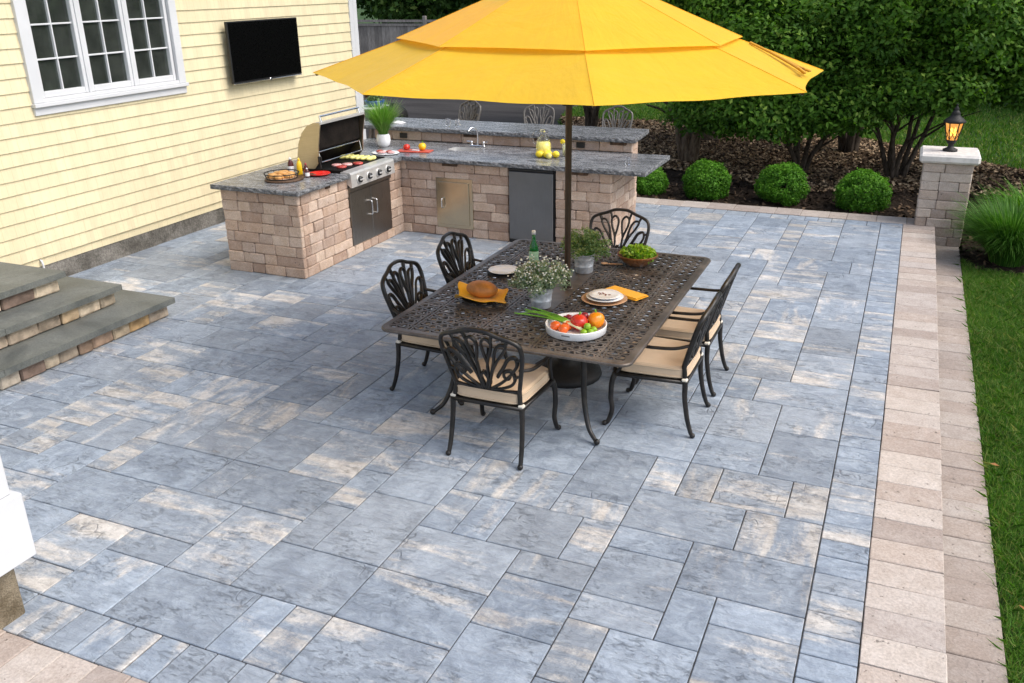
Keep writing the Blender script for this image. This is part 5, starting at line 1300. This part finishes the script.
b = MB(); b.prism(rr(.105, .48, .03), TZ - .013, TZ + .003); b.lathe([(.03, TZ + .0035), (.045, TZ + .0035), (.045, TZ + .012), (.03, TZ + .012), (.03, TZ + .0035)], 20, (.033, .02, 0)); b.build('centre_panel', M['tabletop'], tab)
b = MB()
for y in (-.92, .92): b.box(-.60, .60, y - .012, y + .012, TZ - .085, TZ - .03)
for x in (-.60, .60): b.box(x - .012, x + .012, -.905, .905, TZ - .0845, TZ - .0305)
b.build('apron', M['cast'], tab)
for s in (-1, 1):
    for q in (-1, 1):
        b = MB(); P = spline([(s * .46, q * .86, TZ - .03), (s * .48, q * .88, .56), (s * .485, q * .885, .40), (s * .50, q * .905, .24), (s * .55, q * .955, .09), (s * .618, q * 1.0, .022)], 6)
        b.tube(P, [.026 - .011 * i / (len(P) - 1) for i in range(len(P))], 10); b.ball((s * .624, q * 1.004, .022), .022, n=12, k=7); b.build('leg', M['cast'], tab)

# ------------------------------------------------------------------ umbrella
UX, UY = -2.217, 6.12
um = thing('patio_umbrella', 'big octagonal yellow patio umbrella with a vented top on a bronze pole', 'umbrella', (UX, UY, 0))
RT, ZR, ZTI, ZA, RTI = 1.79, 2.317, 2.556, 3.02, 1.185
TH = R(-65.87); tilt = Matrix.Rotation(R(.75), 4, 'Y')
def ut(x, y, z):
    v = Vector((x, y, z - ZR)); v = tilt @ v; return (v.x, v.y, v.z + ZR)
def gore_sheet(mb, r0, z0, r1, z1, sag_r, sag_z, nu=14, nv=10, wav=1):
    for g_ in range(8):
        a0 = TH + PI / 4 * (g_ - 2); a1 = a0 + PI / 4
        vs = []
        for j in range(nv + 1):
            t_ = j / nv; r_ = r0 + (r1 - r0) * t_; z_ = z0 + (z1 - z0) * t_
            for i in range(nu + 1):
                u = i / nu; px = (1 - u) * math.cos(a0) + u * math.cos(a1); py = (1 - u) * math.sin(a0) + u * math.sin(a1)
                bow = 4 * u * (1 - u); w = 1 - sag_r * bow * t_ ** 2
                zz = z_ - sag_z * bow * math.sin(PI * min(1, t_ * .62)) + .004 * math.sin(u * 13 + g_ * 2.1) * t_ ** 3 * bow * wav
                vs.append(ut(px * r_ * w, py * r_ * w, zz))
        n = nu + 1; mb.add(vs, [(j * n + i, j * n + i + 1, (j + 1) * n + i + 1, (j + 1) * n + i) for j in range(nv) for i in range(nu)], smooth=True)
zl = lambda r_: ZR + (ZTI - .03 - ZR) * (RT - r_) / (RT - RTI)
b = MB(); gore_sheet(b, .62, zl(.62), RT, ZR, .03, .012); b.build('canopy', M['canopy'], um)
b = MB(); gore_sheet(b, .02, ZA, RTI + .012, ZTI - .012, .0, -.004, wav=0); b.build('vent_tier', M['canopy'], um)
b = MB()
for k in range(8):                        # stitched seams over the ribs
    a = TH + PI / 4 * (k - 2); 
    P = [ut(math.cos(a) * r_, math.sin(a) * r_, zl(r_) + .0015) for r_ in (RTI - .1, 1.4, 1.6, RT - .005)]; b.tube(P, .0022, 5)
    P = [ut(math.cos(a) * r_, math.sin(a) * r_, ZA + (ZTI - .012 - ZA) * (r_ - .02) / (RTI - .008) + .001) for r_ in (.05, .5, .9, RTI + .01)]; b.tube(P, .0022, 5)
b.build('seam', M['canopy'], um)
for k in range(8):
    a = TH + PI / 4 * (k - 2); b = MB(); b.tube([ut(math.cos(a) * r_, math.sin(a) * r_, z_) for r_, z_ in ((.05, zl(.05) - .03), (RT - .02, ZR - .012))], .009, 6); rb = b.build('rib', M['pole'], um)
    b = MB(); b.tube([ut(math.cos(a) * .05, math.sin(a) * .05, 2.12), ut(math.cos(a) * .85, math.sin(a) * .85, zl(.85) - .04)], .007, 6); b.build('strut', M['pole'], rb)
b = MB(); b.tube([(0, 0, .05), (0, 0, 1.2), (0, 0, 2.95)], .024, 16); b.build('pole', M['pole'], um)
b = MB(); b.lathe([(0, 2.09), (.05, 2.09), (.055, 2.13), (.03, 2.17), (0, 2.17)], 16); b.lathe([(0, 2.9), (.06, 2.9), (.06, 2.96), (0, 2.97)], 16); b.build('hub', M['black'], um)
b = MB(); b.lathe([(0, 3.03), (.03, 3.03), (.035, 3.05), (.02, 3.08), (.025, 3.10), (0, 3.12)], 14, ut(0, 0, ZR)[:2] + (0,)); b.build('finial', M['pole'], um)
b = MB(); b.lathe([(0, 0), (.27, 0), (.28, .02), (.272, .05), (.21, .075), (.12, .10), (.075, .13), (.065, .42), (.045, .43), (.04, .45), (0, .45)], 36); b.build('base', M['iron'], um)
# closing strap hanging on the right panel
a0 = TH + PI / 4 * 2; a = a0 - .17; nrm = .012
def on_panel(r_, d, h): q = r_ * math.cos(PI / 8 + d) / math.cos(PI / 8); return ut(math.cos(a0 + d) * r_, math.sin(a0 + d) * r_, zl(q) + h)
b = MB()
for L_ in ([(1.24, -.04), (1.34, -.11), (1.44, -.18), (1.54, -.24), (1.60, -.30), (1.56, -.32)], [(1.36, -.12), (1.46, -.22), (1.54, -.31), (1.57, -.37), (1.53, -.37)]):
    b.tube(spline([on_panel(r_, d, .010 + .012 * (i > 3)) for i, (r_, d) in enumerate(L_)], 4), .009, 6, flat=1.8)
b.build('tie_strap', M['strap'], um)

# ------------------------------------------------------------------ things on the dining table
ZS = TZ + .001
def leafy(name, parent, centres, n_per, spread, size, mat):
    C = np.array(centres); v, l, c = leafcloud(C, n_per, spread, size, None, .5, flat=1.0); return npmesh(name, v, 3, l, c, M[mat], parent)
def pot_plant(label, x, y, z, mat, flowers, h, r, seed):
    t_ = thing('potted_plant', label, 'potted plant', (x, y, z)); b = MB()
    b.lathe([(0, 0), (.066, 0), (.070, .003), (.074, .05), (.0765, .053), (.077, .058), (.075, .062), (.080, .11), (.082, .113), (.081, .118), (.0815, .148), (.085, .152), (.083, .157), (.078, .154), (.074, .135), (0, .135)], 32)
    b.build('pot', M['galv'], t_); r_ = np.random.default_rng(seed); C = []
    b = MB()
    for i in range(110):
        a = r_.uniform(0, 2 * PI); q = r * r_.random() ** .5; zz = .15 + h * r_.uniform(.15, 1) * (1 - .55 * (q / r) ** 2); C.append((math.cos(a) * q, math.sin(a) * q, zz))
        b.tube([(math.cos(a) * .03, math.sin(a) * .03, .13), (math.cos(a) * q * .6, math.sin(a) * q * .6, .13 + (zz - .13) * .7), C[-1]], .0016, 4)
    b.build('stems', M['scallion'], t_); leafy('leaves', t_, C, 34, .036, .0115, mat)
    if flowers:
        b = MB()
        for i in range(300):
            c = C[i % 110]; d = r_.normal(0, .026, 3); s = r_.uniform(.005, .009); b.ball((c[0] + d[0], c[1] + d[1], c[2] + abs(d[2]) + .012), s, s, s * .7, 6, 4)
        stuff(b.build('flowers', M['petal'], t_))
    return t_
pot_plant('galvanised pot of tiny white flowers standing nearest us in the table centre', -2.25, 5.66, TZ + .0035, 'sage', True, .20, .215, 3)
pot_plant('galvanised pot of leafy green herb behind the umbrella pole', -2.235, 6.56, TZ + .0035, 'herb', False, .21, .19, 5)
gb = thing('glass_bottle', 'green glass water bottle with a white cap left of the umbrella pole', 'bottle', (-2.70, 6.63, ZS)); b = MB()
b.lathe([(0, 0), (.036, 0), (.039, .006), (.039, .12), (.034, .155), (.018, .205), (.014, .225), (.014, .252), (0, .252)], 24); b.build('bottle_body', M['green_glass'], gb)
b = MB(); b.lathe([(0, .2525), (.0165, .2525), (.0165, .282), (.013, .286), (0, .286)], 16); b.build('bottle_cap', M['capwhite'], gb)
b = MB(); b.lathe([(.0395, .03), (.0397, .032), (.0397, .112), (.0395, .114)], 24); b.f = b.f[:-2]; b.c = b.c[:-2]; b.m = b.m[:-2]; b.sm = b.sm[:-2]; b.build('bottle_label', M['label_w'], gb)
def plate(name, label, x, y, z, r, mat, h=.018, group=None):
    b = MB(); b.lathe([(0, 0), (r * .62, 0), (r * .7, .004), (r * .97, h), (r, h + .001), (r * .985, h + .004), (r * .7, .0085), (0, .007)], 40); return single(name, b, M[mat], label, 'plate', (x, y, z), group)
plate('charger_plate', 'dark charger plate under the white plate left of the flower pot', -2.83, 6.30, ZS, .135, 'iron', .012); plate('dinner_plate', 'white plate on a dark charger between the bread and the bottle', -2.83, 6.30, ZS + .013, .125, 'ceramic')
# bread on orange napkin
def cloth_patch(name, mat, x, y, z, w, l, rz, amp, label, seed, corners=0):
    n = 22; r_ = random.Random(seed); ph = [r_.uniform(0, 6) for _ in range(5)]; vs = []
    for j in range(n + 1):
        for i in range(n + 1):
            u, v_ = i / n * 2 - 1, j / n * 2 - 1; rad = math.hypot(u, v_); zz = .004 + amp * max(0, rad - .45) * (1 + .9 * math.sin(3 * math.atan2(v_, u) + ph[0]) + .5 * math.sin(5 * math.atan2(v_, u) + ph[1])) * .6 + .3 * amp * abs(math.sin(u * 4 + v_ * 3 + ph[2])) * (rad > .3) * .4
            vs.append((u * w + .01 * math.sin(v_ * 5 + ph[3]), v_ * l + .01 * math.sin(u * 5 + ph[4]), max(.0025, zz)))
    b = MB(); m = n + 1; b.add(vs, [(j * m + i, j * m + i + 1, (j + 1) * m + i + 1, (j + 1) * m + i) for j in range(n) for i in range(n)], smooth=True)
    o = single(name, b, M[mat], label, 'napkin', (x, y, z)); o.rotation_euler = (0, 0, rz); md = o.modifiers.new('thick', 'SOLIDIFY'); md.thickness = .002; md.offset = 1; return o
plate('bread_plate', 'dark shallow plate under the orange napkin and bread', -2.72, 5.655, ZS, .15, 'iron', .014)
cloth_patch('orange_napkin', 'napkin', -2.72, 5.655, ZS + .018, .185, .175, .35, .055, 'rumpled orange napkin cradling the round loaf of bread', 4)
b = MB(); b.ball((0, 0, .058), .125, .088, .062, 24, 12, jit=.02, seed=5); o = single('bread_loaf', b, M['bread'], 'round brown loaf of bread resting on the orange napkin', 'bread', (-2.715, 5.65, ZS + .024)); o.rotation_euler = (0, 0, -.15)
# salad bowl
bw = thing('salad_bowl', 'carved brown wooden bowl heaped with green lettuce salad', 'bowl', (-1.89, 6.91, ZS)); b = MB()
b.lathe([(0, 0), (.075, 0), (.085, .006), (.125, .035), (.16, .075), (.168, .09), (.164, .094), (.15, .078), (.11, .04), (0, .02)], 36); b.build('bowl_body', M['wood_b'], bw)
r_ = np.random.default_rng(9); C = [(.13 * q * math.cos(a), .13 * q * math.sin(a), .085 + .05 * (1 - q * q)) for a, q in zip(r_.uniform(0, 6.28, 46), r_.random(46) ** .5)]
leafy('lettuce', bw, C, 14, .035, .026, 'lettuce')
b = MB(); b.cbox(-.10, .02, -.011, .011, 0, .008, .003); b.ball((-.13, 0, .008), .035, .024, .008, 12, 6); o = single('wooden_spoon', b, M['wood_t'], 'tan wooden salad spoon left of the salad bowl', 'spoon', (-2.02, 6.86, ZS)); o.rotation_euler = (0, 0, .3)
# charger, plates with a printed mark, folded napkin
plate('wood_charger', 'tan wooden charger under two white plates', -1.865, 5.945, ZS, .17, 'wood_t', .02)
plate('salad_plate', 'lower white plate on the tan charger', -1.862, 5.95, ZS + .0215, .138, 'ceramic', .014)
pt = plate('printed_plate', 'upper white plate with a small printed mark on the tan charger', -1.862, 5.95, ZS + .038, .118, 'ceramic', .012); b = MB()
rd = random.Random(4)
for (u, v_, ln, an) in ((-.05, .02, .022, .6), (-.035, -.004, .026, 1.2), (-.012, .012, .024, .3), (.008, -.008, .028, 1.5), (.03, .008, .02, .9), (-.025, .03, .018, 2.0)):
    pth = [(u + ln * (k / 8 - .5) * math.cos(an) + .006 * math.sin(k), v_ + ln * (k / 8 - .5) * math.sin(an) + .006 * math.cos(k * 1.3), .0098) for k in range(9)]; b.tube(pth, .0022, 5)
b.build('printed_mark', M['rustpat'], pt)
nk = MB(); prof = [(-.165, .0), (-.165, .011), (-.06, .016), (.05, .013), (.165, .014), (.165, .0)]
nk.cbox(-.165, .165, -.075, .075, .001, .007, .003); nk.cbox(-.160, .155, -.070, .072, .0072, .013, .003); nk.cbox(-.158, .162, -.066, .060, .0132, .019, .003); o = single('folded_napkin', nk, M['napkin'], 'folded bright yellow napkin beside the stacked plates', 'napkin', (-1.765, 6.15, ZS)); o.rotation_euler = (0, 0, -.42)
# vegetable tray
tr = MB(); tr.lathe([(0, 0), (.195, 0), (.203, .006), (.207, .05), (.207, .056), (.200, .056), (.196, .012), (0, .009)], 48)
tr_o = thing('serving_tray', 'round white tray of vegetables at the near end of the table', 'tray', (-1.855, 5.30, ZS)); tr.build('tray_body', M['matte_white'], tr_o)
b = MB(); b.tube(spline([(-.028, -.2045, .034), (0, -.2065, .036), (.028, -.2045, .034)], 4), .004, 6); b.build('handle_slot', M['paper_b'], tr_o)
def fruit(name, mat, label, cat, dx, dy, r_, rz_=None, group=None, z=.0095, jit=0, seed=0):
    b = MB(); rz_ = rz_ or r_; b.ball((0, 0, rz_), r_, r_, rz_, 16, 9, jit=jit, seed=seed); return single(name, b, M[mat], label, cat, (-1.855 + dx, 5.30 + dy, ZS + z), group)
fruit('red_pepper', 'tomato', 'large glossy red bell pepper in the middle of the white tray', 'pepper', .02, .0, .062, .055, jit=.05, seed=2)
b = MB(); b.tube([(0, 0, .10), (.01, 0, .128)], .007, 6); o = bpy.data.objects['red_pepper']; b.build('pepper_stem', M['scallion'], o)
o = fruit('orange_pepper', 'orange', 'orange bell pepper at the right of the white tray', 'pepper', .115, .075, .058, .056, jit=.08, seed=7); b = MB(); b.tube([(0, 0, .10), (-.008, 0, .13)], .007, 6); b.build('pepper_stem', M['scallion'], o)
for i, (dx, dy) in enumerate(((-.125, -.06), (-.055, -.095), (-.05, -.03))):
    fruit('small_tomato', 'carrot', ['small orange-red tomato at the left rim of the tray', 'small orange-red tomato closest to us in the tray', 'small orange-red tomato against the red pepper'][i], 'tomato', dx, dy, .036, .031, 'small orange-red tomatoes in the tray', seed=i, jit=.02)
for i, (dx, dy, zz) in enumerate(((.085, -.045, 0), (.13, -.02, 0), (.085, -.09, 0), (.125, -.07, 0), (.10, -.06, .035))):
    fruit('lime', 'lime', 'small round green lime heaped at the right front of the tray', 'lime', dx, dy, .0245, .0225, 'limes heaped in the white tray', z=.0095 + zz)
r_ = random.Random(6)
for i in range(26):
    a = r_.uniform(0, 6.28); q = .055 * r_.random() ** .5; fruit('grape', 'grape', 'dark red grape in the bunch at the back of the tray', 'grape', -.055 + 1.35 * q * math.cos(a), .10 + .8 * q * math.sin(a), .0165, .0165, 'red grapes at the back of the tray', z=.0095 + .04 * (1 - q / .055) + (i % 2) * .008)
fruit('radish', 'grape', 'round red radish on top behind the red pepper', 'radish', .03, .085, .029, .028, z=.05)
for i in range(7):
    b = MB(); y0 = -.03 + .011 * i; P = spline([(.17, y0 * .4, .03), (.05, y0 * .6, .055), (-.08, y0 * .9, .062), (-.26, y0 * 1.6 + .02 * math.sin(i * 2), .055 + .012 * math.sin(i)), (-.40, y0 * 2.2 + .03 * math.sin(i * 3), .03 + .014 * math.cos(i * 2))], 5)
    n = len(P); k = int(n * .35); b.tube(P[:k + 1], [.007] * (k + 1), 7, m=1); b.tube(P[k:], [.007 - .004 * j / (n - k) for j in range(n - k)], 7)
    o = single('scallion', b, [M['scallion'], M['scallionw']], 'long green scallion lying over the left rim of the tray', 'scallion', (-1.925, 5.285, ZS + .005), 'scallions laid over the tray rim'); o.rotation_euler = (0, 0, -.32 - .02 * i)

# ------------------------------------------------------------------ behind the bar, by the house corner
wt = thing('side_table', 'small white topped side table on grey wooden legs by the house corner', 'table', (-9.55, 15.3, -.03)); b = MB(); b.lathe([(0, .70), (.33, .70), (.34, .72), (.33, .74), (0, .74)], 32); b.build('tabletop', M['white'], wt)
for k in range(3):
    a = k * 2.1 + .4; b = MB(); b.tube([(.12 * math.cos(a), .12 * math.sin(a), .70), (.27 * math.cos(a), .27 * math.sin(a), 0)], .03, 8); b.build('leg', M['wood_g'], wt)
bb = thing('planter_bowl', 'blue bowl of low green leaves on the white side table', 'planter', (-9.55, 15.3, .71)); b = MB(); b.lathe([(0, 0), (.12, 0), (.19, .07), (.20, .12), (.185, .12), (.17, .08), (0, .07)], 28); b.build('bowl_body', M['bluebowl'], bb)
r_ = np.random.default_rng(2); leafy('leaves', bb, [(.13 * q * math.cos(a), .13 * q * math.sin(a), .14 + .05 * (1 - q)) for a, q in zip(r_.uniform(0, 6.28, 22), r_.random(22))], 16, .06, .03, 'herb')
kg = thing('kettle_grill', 'round black kettle grill beside the white side table', 'grill', (-8.95, 15.0, -.03)); b = MB(); b.lathe([(0, .42), (.12, .43), (.22, .50), (.26, .60), (.265, .62), (.25, .70), (.18, .79), (.05, .83), (.05, .86), (0, .86)], 28); b.build('bowl_and_lid', M['iron'], kg)
for k in range(3):
    a = k * 2.1; b = MB(); b.tube([(.14 * math.cos(a), .14 * math.sin(a), .46), (.28 * math.cos(a), .28 * math.sin(a), 0)], .012, 8); b.build('leg', M['iron'], kg)
# a few fallen leaves on the lawn and beige band
for i, (x, y, z) in enumerate(((.86, 6.15, -.185), (.90, 4.55, -.185))):
    b = MB(); b.add([(-.03, 0, .004), (0, .014, .010), (.032, 0, .003), (0, -.014, .009)], [(0, 1, 2, 3)]); o = single('fallen_leaf', b, simple('dry_leaf', (.30, .13, .03), .7, var=.2), ['dry brown leaf on the lawn close to the step edge, farther from us', 'dry brown leaf on the lawn close to the step edge, nearer us'][i], 'leaf', (x, y, z), 'dry leaves on the lawn'); o.rotation_euler = (.2, .1, i * 2.)

# ------------------------------------------------------------------ light, sky, camera
az, el = R(86), R(52)                      # azimuth from +Y towards +X
SUN_D = Vector((math.sin(az) * math.cos(el), math.cos(az) * math.cos(el), math.sin(el)))
sd = bpy.data.lights.new('sun', 'SUN'); sd.energy = 2.5; sd.angle = R(42); sd.color = (1.0, .93, .83)
so_ = bpy.data.objects.new('sun', sd); col.objects.link(so_); so_.rotation_euler = SUN_D.to_track_quat('Z', 'Y').to_euler(); so_.location = (8, 6, 12)
W = bpy.data.worlds.new('World'); scene.world = W; W.use_nodes = True; nt = W.node_tree; nt.nodes.clear()
o_ = nt.nodes.new('ShaderNodeOutputWorld'); bg = nt.nodes.new('ShaderNodeBackground'); sk = nt.nodes.new('ShaderNodeTexSky')
sk.sky_type = 'NISHITA'; sk.sun_disc = False; sk.sun_elevation = el; sk.sun_rotation = az; sk.altitude = 0; sk.air_density = 1.0; sk.dust_density = 2.5; sk.ozone_density = 1.0
bg.inputs[1].default_value = .27; hs = nt.nodes.new('ShaderNodeHueSaturation'); hs.inputs['Saturation'].default_value = .68; nt.links.new(sk.outputs[0], hs.inputs['Color']); nt.links.new(hs.outputs[0], bg.inputs[0]); nt.links.new(bg.outputs[0], o_.inputs[0])
ll = bpy.data.lights.new('lantern_light', 'POINT'); ll.energy = 6; ll.color = (1, .55, .2); ll.shadow_soft_size = .03
lo = bpy.data.objects.new('lantern_light', ll); col.objects.link(lo); lo.location = (LX, LY, LZ + .25); lo.parent = None

cd = bpy.data.cameras.new('camera'); cam = bpy.data.objects.new('camera', cd); col.objects.link(cam)
cd.sensor_width = 36; cd.lens = 892.08 / 1024 * 36; cd.clip_end = 1000; cd.clip_start = .05
rt = Vector((0.91793627, 0.39644115, -0.01508032)); dn = Vector((0.13502277, -0.34792813, -0.9277472)); fw = Vector((-0.37304404, 0.84957662, -0.37290443))
cam.matrix_world = Matrix(((rt.x, -dn.x, -fw.x, 0), (rt.y, -dn.y, -fw.y, 0), (rt.z, -dn.z, -fw.z, 2.9), (0, 0, 0, 1)))
scene.camera = cam
scene.view_settings.view_transform = 'Standard'; scene.view_settings.look = 'None'; scene.view_settings.exposure = 0
scene.render.engine = 'CYCLES'; scene.cycles.max_bounces = 8; scene.cycles.transparent_max_bounces = 16
